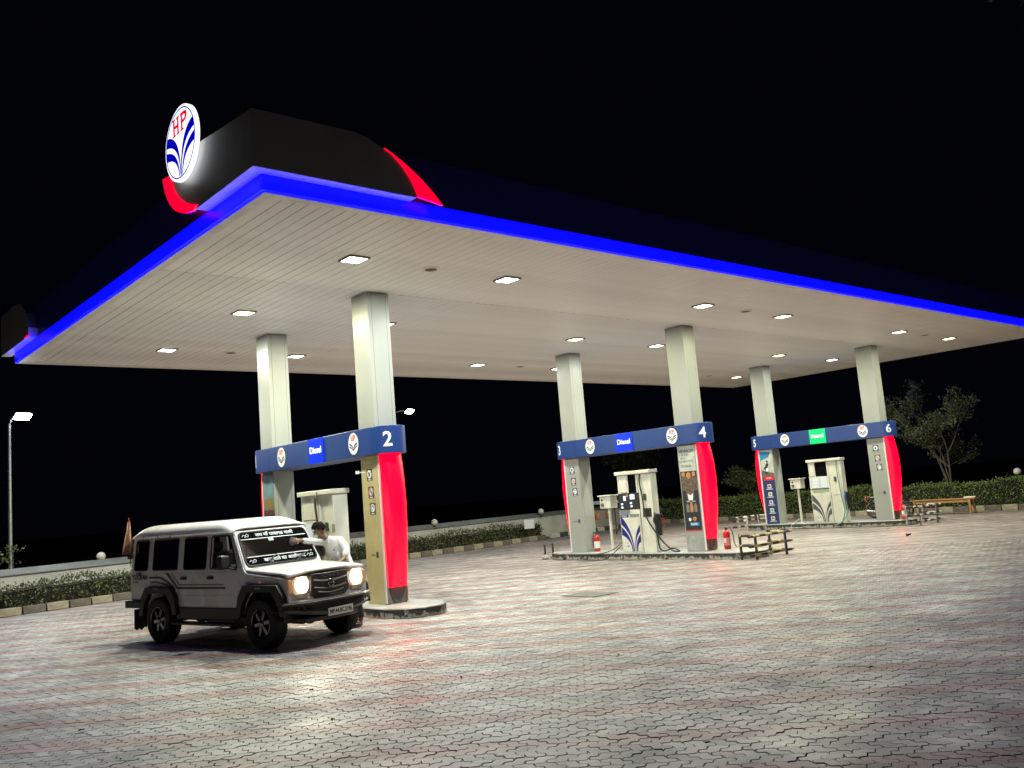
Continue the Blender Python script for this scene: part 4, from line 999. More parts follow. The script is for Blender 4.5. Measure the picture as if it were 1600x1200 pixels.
# roof
P = []
for i in range(31):
    u_ = -3.83+(-.77+3.83)*i/30
    g = min(1., .15+.85*math.sin(min(1,(u_+3.83)/.28)*math.pi/2), .25+.75*math.sin(min(1,(-.77-u_)/.5)*math.pi/2))
    row = []
    for j in range(25):
        t = -1+2*j/24; t = math.copysign(1-(1-abs(t))**1.6, t)
        v_ = t*.755; f = max(0.,1-abs(t)**6)**.55
        row.append((u_, v_, 1.825+.195*g*f))
    P.append([(u_,-.765,1.80)]+row+[(u_,.765,1.80)])
MB().grid(P).build('roof', paint, jeep, smooth=True, solid=.02)
gut = MB()
for s_ in (-1,1):
    gut.tube([(-3.80,s_*.768,1.812),(-.80,s_*.768,1.812)], .014, 6)
gut.build('rain_gutter', paint, jeep, smooth=True)
lines = MB()
for u_ in (-3.42,-2.95,-2.55): lines.box(u_-.008,u_+.008,-.782,-.77,1.79,1.835)
lines.build('gutter_clip', dark_paint, jeep)
# windscreen
fw = Fr((-.445,0,1.195),(0,1,0),(-.35,0,.63)); WL = .72
ws = MB()
ws.prism(fw, [(-.775,0),(.775,0),(.765,.075),(-.765,.075)], -.04, 0); ws.prism(fw, [(-.71,.665),(.71,.665),(.70,WL),(-.70,WL)], -.04, 0)
for s_ in (-1,1): ws.prism(fw, [(s_*.775,0),(s_*.70,.0),(s_*.64,WL),(s_*.715,WL)], -.04, .004)
ws.build('windscreen_frame', paint, jeep, bevel=.012)
gp = rpoly([(-.725,.06),(.725,.06),(.672,.675),(-.672,.675)], .09)
wg = MB().prism(fw, gp, .006, .010).build('windscreen', wind_glass, jeep)
MB().tube([fw.p(a,b,.008) for a,b in gp+gp[:1]], .016, 6).build('windscreen_seal', rubber, wg)
def clip_band(b0, b1): 
    wA = lambda b: .712-.053*(b-.06)/.615
    return [(-wA(b0),b0),(wA(b0),b0),(wA(b1),b1),(-wA(b1),b1)]
MB().prism(fw, rpoly([(-.655,.555),(.655,.555),(.645,.66),(-.645,.66)],.04), .0105, .012).build('sun_strip', film, wg)
MB().prism(fw, rpoly([(-.70,.075),(.70,.075),(.69,.20),(-.69,.20)],.04), .0105, .012).build('lower_strip', film, wg)
for b_ in (.535,.21): MB().prism(fw, [(-.66,b_),(.66,b_),(.66,b_+.012),(-.66,b_+.012)], .0105, .0125).build('white_pinstripe', white_vinyl, wg)
text('windscreen_text','जय माँ पावागढ वाली',fw.sub(.03,.605),.085,white_vinyl,wg,.0128,bold=.001,sx=1.2)
text('windscreen_text','खाटू वाले का आशीर्वाद',fw.sub(.06,.138),.085,white_vinyl,wg,.0128,bold=.001,sx=1.15)
for a, b in ((-.54,.605),(-.57,.138),(.59,.14)):
    orn = MB()
    q = fw.sub(a,b); pts = [(-.07,-.01),(-.04,.02),(-.01,.0),(.02,.03),(.05,.01),(.03,-.02),(.0,-.005),(-.03,-.03)]
    orn.tube([q.p(x*1.1,y*1.1,.014) for x,y in pts], .006, 5)
    orn.build('ornament_sticker', white_vinyl, wg)
MB().rect(fw,-.13,-.03,.48,.535,.0105,.012).build('visor_sticker', mat('sticker_aqua',(.3,.5,.48),.5), wg)
wp = MB()
for v_, dv in ((-.36,.17),(.14,.30)):
    wp.tube([fw.p(v_,.0,.03),fw.p(v_+dv*.5,.075,.04),fw.p(v_+dv,.15,.03)],.012,6); wp.tube([fw.p(v_+dv*.3,.10,.022),fw.p(v_+dv*1.6,.22,.022)],.008,5); wp.lathe(fw.p(v_,-.02,.0),fw.n,[(.03,0),(.03,.03),(.015,.045)],8)
wp.build('wipers', black_plastic, jeep)
# cabin inside
MB().box(-.95,-.52,-.70,.70,.95,1.20).build('dashboard', seat_m, jeep, bevel=.04)
for v_ in (-.38,.38):
    st = MB().box(-1.75,-1.28,v_-.25,v_+.25,.75,.95).add([],[]).build('seat', seat_m, jeep, bevel=.05); MB().box(-1.84,-1.70,v_-.24,v_+.24,.95,1.48).build('backrest', seat_m, st, bevel=.05); MB().box(-1.84,-1.74,v_-.12,v_+.12,1.50,1.66).build('headrest', seat_m, st, bevel=.04)
st = MB().box(-2.75,-2.3,-.68,.68,.75,.95).build('rear_bench', seat_m, jeep, bevel=.05); MB().box(-2.85,-2.72,-.68,.68,.95,1.45).build('backrest', seat_m, st, bevel=.05)
sw_ = MB(); c0 = Vector((-1.02,-.38,1.15)); ax = Vector((.75,0,-.6)).normalized(); a_ = Vector((0,1,0)); b__ = ax.cross(a_)
sw_.tube([c0+(a_*math.cos(t)+b__*math.sin(t))*.19 for t in [2*math.pi*k/20 for k in range(21)]], .015, 6); sw_.tube([c0,c0+ax*.25],.025,6); sw_.tube([c0-a_*.19,c0+a_*.19],.014,6); sw_.build('steering_wheel', black_plastic, jeep, smooth=True)
gd = MB()
for k in range(26):
    t = k/25; gd.ball((-.60+random.uniform(-.02,.02), -.05+.42*t, 1.265+.025*math.sin(t*9)+random.uniform(-.01,.01)), random.uniform(.018,.03), 6, 4)
gd.build('red_garland', mat('marigold_red',(.5,.06,.03),.7), jeep, smooth=True)
MB().box(-.80,-.79,-.02,.18,1.62,1.69).tube([(-.82,.08,1.78),(-.80,.08,1.66)],.01,5).build('cabin_mirror', black_plastic, jeep)
# bonnet
P = []
for i in range(15):
    t = i/14; u_ = -.435+1.045*t
    P.append([(u_, v_, 1.20-.075*t+.030*(1-abs(v_/.775)**4)-(.030*max(0,(t-.86)/.14)**2)+(.012 if abs(v_) < .42 and t > .08 else 0)) for v_ in [-.775+1.55*j/20 for j in range(21)]])
MB().grid(P).build('bonnet', paint, jeep, smooth=True, solid=.03)
MB().box(-.20,.52,-.802,-.796,1.085,1.092).build('bonnet_gap', dark_gap, jeep)
# front end
ffr = Fr((.622,0,0),(0,1,0),(0,0,1))
gr = MB().prism(ffr, rpoly([(-.40,.78),(-.30,.70),(.30,.70),(.40,.78),(.37,1.075),(-.37,1.075)],.03), 0, .035).build('grille', grille_m, jeep, bevel=.008)
for z, w_ in ((.985,.33),(.87,.32),(.80,.26)):
    pts = [ffr.p(-w_+2*w_*k/12, z-.035*(1-(2*k/12-1)**2), .045) for k in range(13)]
    MB().tube(pts,.014,6).build('grille_bar', mat('grille_bar',(.28,.26,.24),.3,.8), gr, smooth=True)
MB().box(.655,.665,-.24,.24,.735,.765).build('lower_vent', black_plastic, gr)
em = MB(); cE = ffr.p(0,.91,.062); em.tube([ffr.p(.055*math.cos(2*math.pi*k/18),.91+.062*math.sin(2*math.pi*k/18),.062) for k in range(19)],.010,6)
em.tube([ffr.p(-.02,.875,.062),ffr.p(-.02,.945,.062),ffr.p(.03,.945,.062)],.008,5); em.tube([ffr.p(-.02,.912,.062),ffr.p(.02,.912,.062)],.008,5); em.build('emblem', chrome, gr, smooth=True)
text('bonnet_letters','FORCE',ffr.sub(0,1.03),.075,chrome,gr,.04,sx=1.7,ext=.006)
hl_em = mat('headlight_lit', (.8,.8,.8), .2, emit=(1.,.92,.76), es=42.); hl_ref = mat('headlight_reflector', (.7,.62,.5), .15, .6, emit=(1.,.66,.36), es=.45)
orange_l = mat('indicator_lens', (.5,.28,.14), .2, emit=(1.,.45,.2), es=.12)
for s_ in (-1,1):
    h0 = MB().prism(ffr, [(s_*a,b) for a,b in ((.41,.88),(.47,.80),(.66,.80),(.70,.85),(.71,1.02),(.64,1.065),(.47,1.065),(.40,1.0))], -.005, .028).build('headlight', hl_ref, jeep, bevel=.01)
    MB().lathe(ffr.p(s_*.555,.935,.028),(1,0,0),[(.115,0),(.115,.012),(.085,.03),(.03,.04)],20).build('headlight_lens', hl_em, h0, smooth=True)
    MB().prism(ffr, [(s_*a,b) for a,b in ((.715,.83),(.795,.83),(.795,1.03),(.72,1.03))], -.03, .012).build('indicator', orange_l, jeep, bevel=.01)
    MB().rect(ffr, s_*.46 if s_ > 0 else -.70, .70 if s_ > 0 else -.46, .745, .785, 0, .01).build('trim_strip', mat('warm_grey',(.3,.26,.22),.35), jeep)
    sp = bpy.data.lights.new('headlight_beam','SPOT'); sp.energy = 190; sp.color = (1.,.84,.60); sp.spot_size = R(86); sp.spot_blend = .9; sp.shadow_soft_size = .09
    so = bpy.data.objects.new('headlight_beam', sp); so.location = (.72,s_*.555,.935); so.rotation_euler = (0, R(-82), 0); children_link(so, jeep)
fzp = Fr((0,0,0),(1,0,0),(0,1,0))
bp_ = [(.40,-.90),(.62,-.885),(.78,-.66),(.85,-.34),(.85,.34),(.78,.66),(.62,.885),(.40,.90),(.40,.80),(.55,.7),(.55,-.7),(.40,-.80)]
Pb = []
for i in range(25):
    v_ = -.90+1.80*i/24; w_ = abs(v_)/.90; uu = .86-.05*w_**2-.20*max(0,(w_-.62)/.38)**1.6; zb = .43+.13*w_**1.4; cz = .60
    Pb.append([(uu-.16,v_,.70),(uu-.015,v_,.70),(uu+.0,v_,.685),(uu-.012,v_,.655),(uu-.045,v_,.64),(uu-.04,v_,.58),(uu-.02,v_,max(zb+.05,.50)),(uu-.06,v_,zb),(uu-.25,v_,zb)])
MB().grid(Pb).build('front_bumper', bumper_m, jeep, smooth=True, solid=.02)
MB().tube([(p[2][0]+.004,p[2][1],.69) for p in Pb], .014, 6).build('bumper_top_strip', mat('bumper_bright',(.5,.48,.46),.22,.9), jeep, smooth=True)
MB().prism(fzp, [(.45,-.62),(.68,-.52),(.74,-.25),(.74,.25),(.68,.52),(.45,.62)], .36, .44).build('lower_valance', bumper_m, jeep, bevel=.02)
for s_ in (-1,1):
    d = Vector((.82,s_*.57,0)).normalized(); MB().lathe((.735,s_*.66,.60),(.88,s_*.47,0),[(.062,-.03),(.062,.025),(.045,.03),(.02,.012)],16).build('fog_lamp', black_plastic, jeep, smooth=True)
pf = Fr((.862,0.02,.485),(0,1,0),(0,0,1)); pt = MB().rect(pf,-.25,.25,-.06,.06,-.02,.0).build('number_plate', mat('plate_white',(.75,.75,.73),.4), jeep, bevel=.006)
text('plate_text','MP.44.BC.2196',pf,.088,mat('plate_black',(.01,.01,.01),.5),pt,.001,sx=.82,bold=.002)
# cladding, doors, wheels
for s_ in (-1,1):
    fs2 = Fr((0,0,0),(1,0,0),(0,0,1)) if s_ < 0 else Fr((0,0,0),(-1,0,0),(0,0,1))
    sg = 1 if s_ < 0 else -1
    for cu_, k_, lab in ((0,1.,'f'),(-2.87,.94,'r')):
        outer = [(.62,.50),(.58,.80),(.43,.975),(-.40,.975),(-.54,.80),(-.62,.47)]; inner = [(.50,.50),(.455,.68),(.30,.865),(-.28,.865),(-.44,.67),(-.50,.47)]
        b_ = MB()
        for q in range(5): b_.prism(fs2, [(sg*(cu_+k_*x), z if k_ == 1 else z*.97+.0) for x,z in (outer[q],outer[q+1],inner[q+1],inner[q])], .79, .885)
        b_.build('wheel_arch_flare', dark_paint, jeep, bevel=.012)
        MB().rect(fs2.sub(sg*cu_,.93), -.07, .07, -.012, .012, .886, .89).build('flare_badge', chrome, jeep)
    MB().box(-2.34,-.60,*sorted((s_*.79,s_*.835)),.42,.61).build('sill_cladding', dark_paint, jeep, bevel=.012)
    MB().box(-2.30,-.62,*sorted((s_*.80,s_*.97)),.345,.385).build('running_board', dark_paint, jeep, bevel=.01)
    for (ua, ub) in ((-2.25,-1.50),(-1.475,-.60)):
        dr = MB().prism(fs2, [(sg*x,z) for x,z in ((ua,.625),(ub+(.06 if ub > -1 else 0),.625),(ub,.9),(ub+(.02 if ub > -1 else 0),1.178),(ua,1.178))], .798, .806).build('door', paint, jeep, bevel=.004)
        MB().rect(fs2.sub(sg*(ua+.13),1.09), -.075, .075, -.022, .022, .806, .84).build('door_handle', black_plastic, dr, bevel=.008)
        MB().rect(fs2.sub(sg*(ua+ub)/2,.80), -.34, .34, -.008, .008, .8065, .815).build('side_moulding', paint, dr)
    MB().box(-3.96,-3.45,*sorted((s_*.5,s_*.86)),.58,.72).build('rear_bumper_corner', dark_paint, jeep, bevel=.02)
    fl_ = MB(); fl_.prism(Fr((-3.66,0,0),(0,-1,0),(0,0,1)), [(-s_*.60,.56),(-s_*.84,.56),(-s_*.85,.22),(-s_*.80,.19),(-s_*.76,.22),(-s_*.71,.18),(-s_*.66,.23),(-s_*.61,.21)], 0, .015); fl_.build('mud_flap', rubber, jeep)
    mr_ = MB().box(-.78,-.66,*sorted((s_*.90,s_*1.08)),1.24,1.46).build('wing_mirror', black_plastic, jeep, bevel=.03); MB().tube([(-.66,s_*.80,1.22),(-.70,s_*.95,1.27)],.018,6).build('mirror_arm', black_plastic, mr_)
    for cu_ in (0,-2.87):
        MB().grid([[(cu_+.487*math.cos(R(t)),s_*v_,.42+.487*math.sin(R(t))) for v_ in (.45,.793)] for t in range(-5,190,15)]).build('wheel_well', dark_paint, jeep, smooth=True)
        wl = MB(); o0 = Vector((cu_, s_*.745, .385)); ax = (0,s_,0)
        wl.lathe(o0, ax, [(.235,-.115),(.30,-.125),(.355,-.12),(.38,-.09),(.385,-.03),(.385,.03),(.38,.09),(.355,.12),(.30,.125),(.235,.115),(.225,.05)], 36)
        wh = wl.build('wheel', tyre_m, jeep, smooth=True)
        for q in range(36):
            pass
        tr_ = MB()
        for q in range(44):
            t = 2*math.pi*q/44; c_, s2 = math.cos(t), math.sin(t)
            for w0, w1, off in ((-.10,-.02,0),(.02,.10,.07)):
                tt_ = t+off; c_, s2 = math.cos(tt_), math.sin(tt_); e1 = Vector((c_,0,s2)); e2 = Vector((-s2,0,c_)); cc = o0+e1*.384
                tr_.hexa([cc+e1*a+e2*b+Vector((0,s_*w,0)) for a,b,w in ((0,-.016,w0),(0,.016,w0),(0,.016,w1),(0,-.016,w1),(.007,-.014,w0),(.007,.014,w0),(.007,.014,w1),(.007,-.014,w1))])
        tr_.build('tyre_tread', tyre_m, wh)
        rim = MB().lathe(o0, ax, [(.232,.045),(.232,.112),(.215,.112),(.205,.06),(.05,.05)], 28).build('rim', mat('rim_dark',(.04,.04,.045),.35,.7), wh, smooth=True)
        MB().tube([o0+Vector((.224*math.cos(2*math.pi*q/32),s_*.112,.224*math.sin(2*math.pi*q/32))) for q in range(33)], .010, 6, cap=False).build('rim_lip', mat('rim_alloy',(.22,.22,.235),.25,1.), rim, smooth=True)
        sp_ = MB()
        for q in range(6):
            t = 2*math.pi*q/6+.2; e1 = Vector((math.cos(t),0,math.sin(t))); e2 = Vector((-math.sin(t),0,math.cos(t)))
            y0, y1 = .075, .105
            sp_.hexa([o0+e1*a+e2*b+Vector((0,s_*w,0)) for a,b,w in ((.04,-.034,y0),(.04,.034,y0),(.212,.040,y0),(.212,-.040,y0),(.04,-.028,y1),(.04,.028,y1),(.212,.030,y1-.01),(.212,-.030,y1-.01))])
        sp_.lathe(o0, ax, [(.06,.06),(.06,.115),(.045,.122),(.01,.124)], 16)
        sp_.build('spokes', mat('rim_alloy',(.22,.22,.235),.25,1.), rim, bevel=.004)
sd = Fr((0,-.8015,0),(1,0,0),(0,0,1))
def stripe(pts, w_, m):
    b_ = MB()
    for k in range(len(pts)-1):
        a, b = Vector((*pts[k],0)), Vector((*pts[k+1],0)); t = (b-a).normalized(); n_ = Vector((-t.y,t.x,0))*w_/2
        b_.prism(sd, [(a-n_)[:2],(b-n_)[:2],(b+n_)[:2],(a+n_)[:2]], .005, .0075)
    b_.build('side_stripe', m, jeep)
brn = mat('stripe_brown',(.10,.075,.05),.4); drk = mat('stripe_dark',(.035,.035,.04),.4); gld = mat('stripe_tan',(.22,.17,.10),.4)
stripe([(-.95,.93),(-2.33,.93),(-2.62,1.19)], .035, brn); stripe([(-1.0,.985),(-2.28,.985),(-2.50,1.185)], .02, gld); stripe([(-2.36,.955),(-2.68,1.19)], .02, drk)
stripe([(-2.40,.90),(-2.60,1.02),(-2.85,1.11),(-3.2,1.11)], .03, drk); stripe([(-2.46,.88),(-2.66,.99),(-2.95,1.03),(-3.18,1.035)], .025, drk); stripe([(-3.48,1.165),(-3.54,1.20)], .05, drk); stripe([(-3.57,1.165),(-3.63,1.20)], .03, gld)
text('side_letters','TOOFAN',sd.sub(-3.52,1.115),.115,drk,jeep,.006,sx=1.05,bold=.003); text('side_letters','DELUXE',sd.sub(-3.66,1.035),.05,drk,jeep,.006)
text('bonnet_badge','AIR',Fr((-.36,-.69,1.222),(0,1,0),(-1,0,.07)),.05,drk,jeep,.006)
MB().rect(sd,-.42,-.30,1.0,1.012,.002,.012).rect(sd,-.42,-.30,.78,.788,.002,.01).build('door_hinge', chrome, jeep)
MB().rect(sd,-.06,-.02,1.0,1.03,.002,.02).build('side_repeater', orange_l, jeep)
# spare wheel and cloth at the back
sw2 = MB(); sw2.lathe((-3.95,.05,1.12),(-1,0,0),[(.20,-.09),(.33,-.10),(.37,-.06),(.37,.06),(.33,.10),(.1,.11)],28); sw2.build('spare_wheel', rubber, jeep, smooth=True)
MB().tube([(-3.86,-.70,.75),(-3.90,-.72,1.80)],.02,6).tube([(-3.86,-.45,.75),(-3.90,-.46,1.80)],.02,6).tube([(-3.88,-.71,1.2),(-3.88,-.45,1.2)],.015,6).tube([(-3.88,-.71,1.5),(-3.88,-.45,1.5)],.015,6).box(-3.97,-3.86,-.78,-.62,1.45,1.56).build('rear_ladder', black_plastic, jeep)
P = []
for i in range(13):
    t = i/12; P.append([(-3.93+.05*math.sin(j*1.3+t*2)*t, -.76-.012*0+(j/8-.5)*(.05+.20*t)-.05*t, 2.12-.58*t+.02*math.sin(j*2)) for j in range(9)])
fg = empty('cloth_flag', (-2.331,-1.232,0), JH); tag(fg, 'small faded saffron cloth tied on a stick at the jeep rear', 'flag')
MB().grid(P).build('cloth', mat('faded_saffron',(.34,.19,.12),.8,var=.5,vscale=9), fg, smooth=True, solid=.004); MB().tube([(-3.93,-.74,1.3),(-3.93,-.76,2.2)],.010,6).build('stick', mat('stick_red',(.3,.06,.05),.6), fg)

# ------------------------------------------------------------------ the man wiping the windscreen
skin_m = mat('skin', (.20,.105,.065), .5); shirt_m = mat('white_shirt', (.62,.62,.61), .8, bump=1., bscale=7, var=.1, vscale=5); trouser_m = mat('dark_trousers', (.03,.03,.035), .85); hair_m = mat('black_hair', (.006,.005,.005), .85, spec=.15, bump=.8, bscale=60)
man = empty('person', (-2.331,-1.232,0), JH); tag(man, 'person in white shirt leaning over the bonnet to wipe the windscreen', 'person')
def skin_mesh(name, V, Ed, root, m, parent, sub=2):
    me = bpy.data.meshes.new(name); ks = list(V); idx = {k: i for i, k in enumerate(ks)}
    me.from_pydata([V[k][0] for k in ks], [(idx[a], idx[b]) for a, b in Ed], []); me.materials.append(m)
    o = bpy.data.objects.new(name, me); children_link(o, parent)
    md = o.modifiers.new('skin','SKIN'); md.use_smooth_shade = True
    sv = me.skin_vertices[0].data
    for k in ks:
        r_ = V[k][1]; sv[idx[k]].radius = r_ if isinstance(r_, tuple) else (r_, r_)
    sv[idx[root]].use_root = True
    md2 = o.modifiers.new('sub','SUBSURF'); md2.levels = sub; md2.render_levels = sub
    return o
B = {'pel': ((-.22,1.20,.97),(.13,.095)), 'spine': ((-.29,1.15,1.15),(.115,.08)), 'chest': ((-.42,1.06,1.38),(.12,.085)), 'neckb': ((-.51,.985,1.545),.050), 'neck': ((-.55,.95,1.60),.050), 'headb': ((-.585,.92,1.65),(.066,.074)), 'head': ((-.615,.895,1.715),(.082,.098)), 'headt': ((-.635,.88,1.785),(.062,.074)),
     'shR': ((-.60,1.02,1.50),.050), 'elR': ((-.62,.72,1.53),.040), 'wrR': ((-.585,.46,1.57),.030), 'paR': ((-.575,.37,1.58),(.040,.020)),
     'shL': ((-.28,1.08,1.49),.050), 'elL': ((-.10,1.06,1.33),.040), 'wrL': ((-.015,.92,1.205),.030), 'paL': ((.0,.86,1.19),(.018,.040)),
     'hipR': ((-.33,1.22,.88),.085), 'knR': ((-.37,1.20,.50),.058), 'anR': ((-.40,1.28,.10),.042), 'toR': ((-.42,1.10,.045),.036),
     'hipL': ((-.12,1.22,.88),.085), 'knL': ((-.08,1.21,.50),.058), 'anL': ((-.08,1.29,.10),.042), 'toL': ((-.09,1.11,.045),.036)}
Eb = [('pel','spine'),('spine','chest'),('chest','neckb'),('neckb','neck'),('neck','headb'),('headb','head'),('head','headt'),('chest','shR'),('shR','elR'),('elR','wrR'),('wrR','paR'),('chest','shL'),('shL','elL'),('elL','wrL'),('wrL','paL'),('pel','hipR'),('hipR','knR'),('knR','anR'),('anR','toR'),('pel','hipL'),('hipL','knL'),('knL','anL'),('anL','toL')]
def fingers(tag_, base, fwd, across, up, lens=(.075,.085,.08,.062)):
    base, fwd, across, up = map(Vector, (base,fwd,across,up))
    for q, L in enumerate(lens):
        p0 = base+across*(q-1.5)*.021+fwd*.02; p1 = p0+fwd*L*.55-up*.006; p2 = p1+fwd*L*.45-up*.022
        B[f'{tag_}{q}a'] = (tuple(p0), .0095); B[f'{tag_}{q}b'] = (tuple(p1), .0085); B[f'{tag_}{q}c'] = (tuple(p2), .007)
        Eb.extend([(tag_, f'{tag_}{q}a'), (f'{tag_}{q}a', f'{tag_}{q}b'), (f'{tag_}{q}b', f'{tag_}{q}c')])
    p0 = base-across*.04-fwd*.03; p1 = p0-across*.03+fwd*.035; p2 = p1-across*.01+fwd*.03
    B[tag_+'ta'] = (tuple(p0), .011); B[tag_+'tb'] = (tuple(p1), .010); B[tag_+'tc'] = (tuple(p2), .008)
    Eb.extend([(tag_, tag_+'ta'), (tag_+'ta', tag_+'tb'), (tag_+'tb', tag_+'tc')])
fingers('paR', (-.575,.37,1.58), (-.02,-.98,.1), (-.5,0,.86), (.86,0,.5)); fingers('paL', (.0,.86,1.19), (.12,-.95,-.15), (.95,.1,0), (0,-.1,1))
body = skin_mesh('body', B, Eb, 'pel', skin_m, man)
S = {'w': ((-.23,1.20,1.0),(.175,.135)), 'spine': ((-.29,1.15,1.16),(.185,.14)), 'chest': ((-.42,1.06,1.38),(.20,.15)), 'col': ((-.50,.995,1.535),(.085,.085)), 'shR': ((-.60,1.02,1.505),.09), 'elR': ((-.62,.72,1.53),.062), 'cuR': ((-.592,.50,1.562),.047), 'shL': ((-.28,1.08,1.495),.095), 'elL': ((-.10,1.06,1.33),.07), 'cuL': ((-.03,.945,1.225),.048)}
Es = [('w','spine'),('spine','chest'),('chest','col'),('chest','shR'),('shR','elR'),('elR','cuR'),('chest','shL'),('shL','elL'),('elL','cuL')]
skin_mesh('shirt', S, Es, 'spine', shirt_m, man)
T = {'pel': ((-.22,1.20,.97),(.158,.12)), 'hipR': ((-.33,1.22,.86),.108), 'knR': ((-.37,1.20,.50),.08), 'anR': ((-.40,1.28,.13),.066), 'hipL': ((-.12,1.22,.86),.108), 'knL': ((-.08,1.21,.50),.08), 'anL': ((-.08,1.29,.13),.066)}
skin_mesh('trousers', T, [('pel','hipR'),('hipR','knR'),('knR','anR'),('pel','hipL'),('hipL','knL'),('knL','anL')], 'pel', trouser_m, man)
hc = Vector((-.62,.89,1.735)); fwd = Vector((-.25,-.62,-.74)).normalized(); upv = (Vector((-.2,-.35,.91))-fwd*Vector((-.2,-.35,.91)).dot(fwd)).normalized(); rt = fwd.cross(upv)
hr = MB(); Ph = []
for i in range(15):
    th = R(3+i*9.2); row = []
    for j in range(26):
        ph = 2*math.pi*j/26; d = upv*math.cos(th)+(fwd*math.cos(ph)+rt*math.sin(ph))*math.sin(th)
        k_ = .122+.006*math.sin(9*ph+i*1.7)+random.uniform(-.004,.006)
        if math.cos(ph) > .45 and th > R(58): k_ = .06                      # the face stays free
        elif math.cos(ph) > .0 and th > R(100): k_ = .06
        row.append(hc+d*k_-fwd*.01)
    Ph.append(row+row[:1])
hr.grid(Ph); hr.build('hair', hair_m, man, smooth=True)
fc_ = MB(); fc_.tube([hc+fwd*.088+upv*.02, hc+fwd*.118-upv*.015, hc+fwd*.095-upv*.03],[.010,.015,.008],7)
for s_ in (-1,1): fc_.ball(hc+rt*.088*s_-upv*.01, .022, 8, 6, (.6,1,1))
fc_.build('nose_and_ears', skin_m, man, smooth=True)
ey = MB()
for s_ in (-1,1): ey.ball(hc+rt*.033*s_+fwd*.088+upv*.012, .011, 8, 6); ey.tube([hc+rt*.015*s_+fwd*.095+upv*.034, hc+rt*.055*s_+fwd*.085+upv*.036], .005, 5)
ey.tube([hc+rt*(-.028)+fwd*.09-upv*.058, hc+fwd*.10-upv*.056, hc+rt*.028+fwd*.09-upv*.058], .006, 5)
ey.build('eyes_and_mouth', hair_m, man, smooth=True)
sh = MB()
for u_, s_ in ((-.41,-1),(-.085,1)): sh.ball((u_,1.19,.045),.05,10,6,(.95,2.6,.9))
sh.build('shoes', black_plastic, man, smooth=True)
MB().prism(Fr((-.36,.94,1.36),(-.85,.25,.3),(.2,-.15,.95)), [(-.06,-.004),(.05,-.012),(.055,.0),(-.055,.010)], .03, .036).build('pocket_pen', black_plastic, man)
rg = MB(); rg.ball((-.605,.32,1.57),.075,12,8,(.3,1.2,.9)); rgo = rg.build('wiping_cloth', mat('rag_grey',(.09,.095,.12),.9,bump=.8,bscale=14,var=.5,vscale=12), None, smooth=True)
rgo.location = (-2.331,-1.232,0); rgo.rotation_euler = (0,0,JH); tag(rgo, 'dark crumpled cloth pressed on the windscreen by the man', 'cloth')
for v in rgo.data.vertices: v.co += Vector((random.uniform(-.008,.008),random.uniform(-.014,.014),random.uniform(-.014,.014)))

# ------------------------------------------------------------------ motorcycle behind column 6
mo = empty('motorcycle', (25.0,2.25,0), R(-90)); tag(mo, 'parked motorcycle mostly hidden behind column 6', 'motorcycle')
for x_, nm in ((-.66,'rear'),(.66,'front')):
    c_ = Vector((x_,0,.30))
    wh = MB().tube([c_+Vector((.265*math.cos(t),0,.265*math.sin(t))) for t in [2*math.pi*k/28 for k in range(29)]], .04, 8).build('wheel', tyre_m, mo, smooth=True)
    rm = MB().tube([c_+Vector((.225*math.cos(t),0,.225*math.sin(t))) for t in [2*math.pi*k/28 for k in range(29)]], .016, 6).lathe(c_-Vector((0,.05,0)),(0,1,0),[(.05,0),(.06,.02),(.06,.08),(.05,.10)],12)
    for q in range(10):
        t = 2*math.pi*q/10; rm.tube([c_,c_+Vector((.22*math.cos(t),0,.22*math.sin(t)))],.006,4)
    rm.build('rim', chrome, wh)
    MB().grid([[c_+Vector((.33*math.cos(R(a)),w_,.33*math.sin(R(a)))) for w_ in (-.06,-.03,.03,.06)] for a in range(20,171,15)]).build('mudguard', chrome, mo, smooth=True, solid=.006)
MB().tube([(.45,0,.92),(.05,0,.80),(-.45,0,.62),(-.66,0,.30)],.022,6).tube([(.45,0,.88),(.20,0,.35),(-.25,0,.28),(-.66,0,.30)],.02,6).tube([(-.72,.10,.62),(-.66,.10,.30)],.022,6).tube([(-.72,-.10,.62),(-.66,-.10,.30)],.022,6).build('frame', black_plastic, mo)
MB().box(-.15,.22,-.13,.13,.25,.55).lathe((.05,0,.5),(.35,0,1),[(.09,0),(.10,.05),(.09,.16)],10).build('engine', steel, mo, bevel=.03)
MB().ball((.18,0,.80),.17,14,9,(1.45,.72,.72)).build('fuel_tank', mat('tank_black',(.02,.02,.022),.2,coat=.6), mo, smooth=True)
MB().ball((-.38,0,.785),.14,14,8,(2.6,.9,.42)).build('seat', rubber, mo, smooth=True)
MB().tube([(.40,.07,.95),(.66,.07,.30)],.024,7).tube([(.40,-.07,.95),(.66,-.07,.30)],.024,7).build('fork', chrome, mo)
MB().tube([(.36,-.34,1.03),(.42,-.18,1.06),(.43,0,.98),(.42,.18,1.06),(.36,.34,1.03)],.013,6).build('handlebar', black_plastic, mo)
MB().lathe((.46,0,.90),(1,0,-.1),[(.05,0),(.085,.05),(.085,.10),(.06,.12)],14).build('headlamp', chrome, mo, smooth=True)
MB().tube([(.1,-.15,.28),(-.2,-.17,.24),(-.85,-.17,.32)],[.022,.03,.045],8).build('exhaust', chrome, mo, smooth=True)
MB().box(-.98,-.90,-.07,.07,.70,.79).build('tail_lamp', red_vinyl, mo, bevel=.02); MB().tube([(-.55,.12,.84),(-.92,.10,.86),(-.92,-.10,.86),(-.55,-.12,.84)],.012,6).build('grab_rail', chrome, mo)
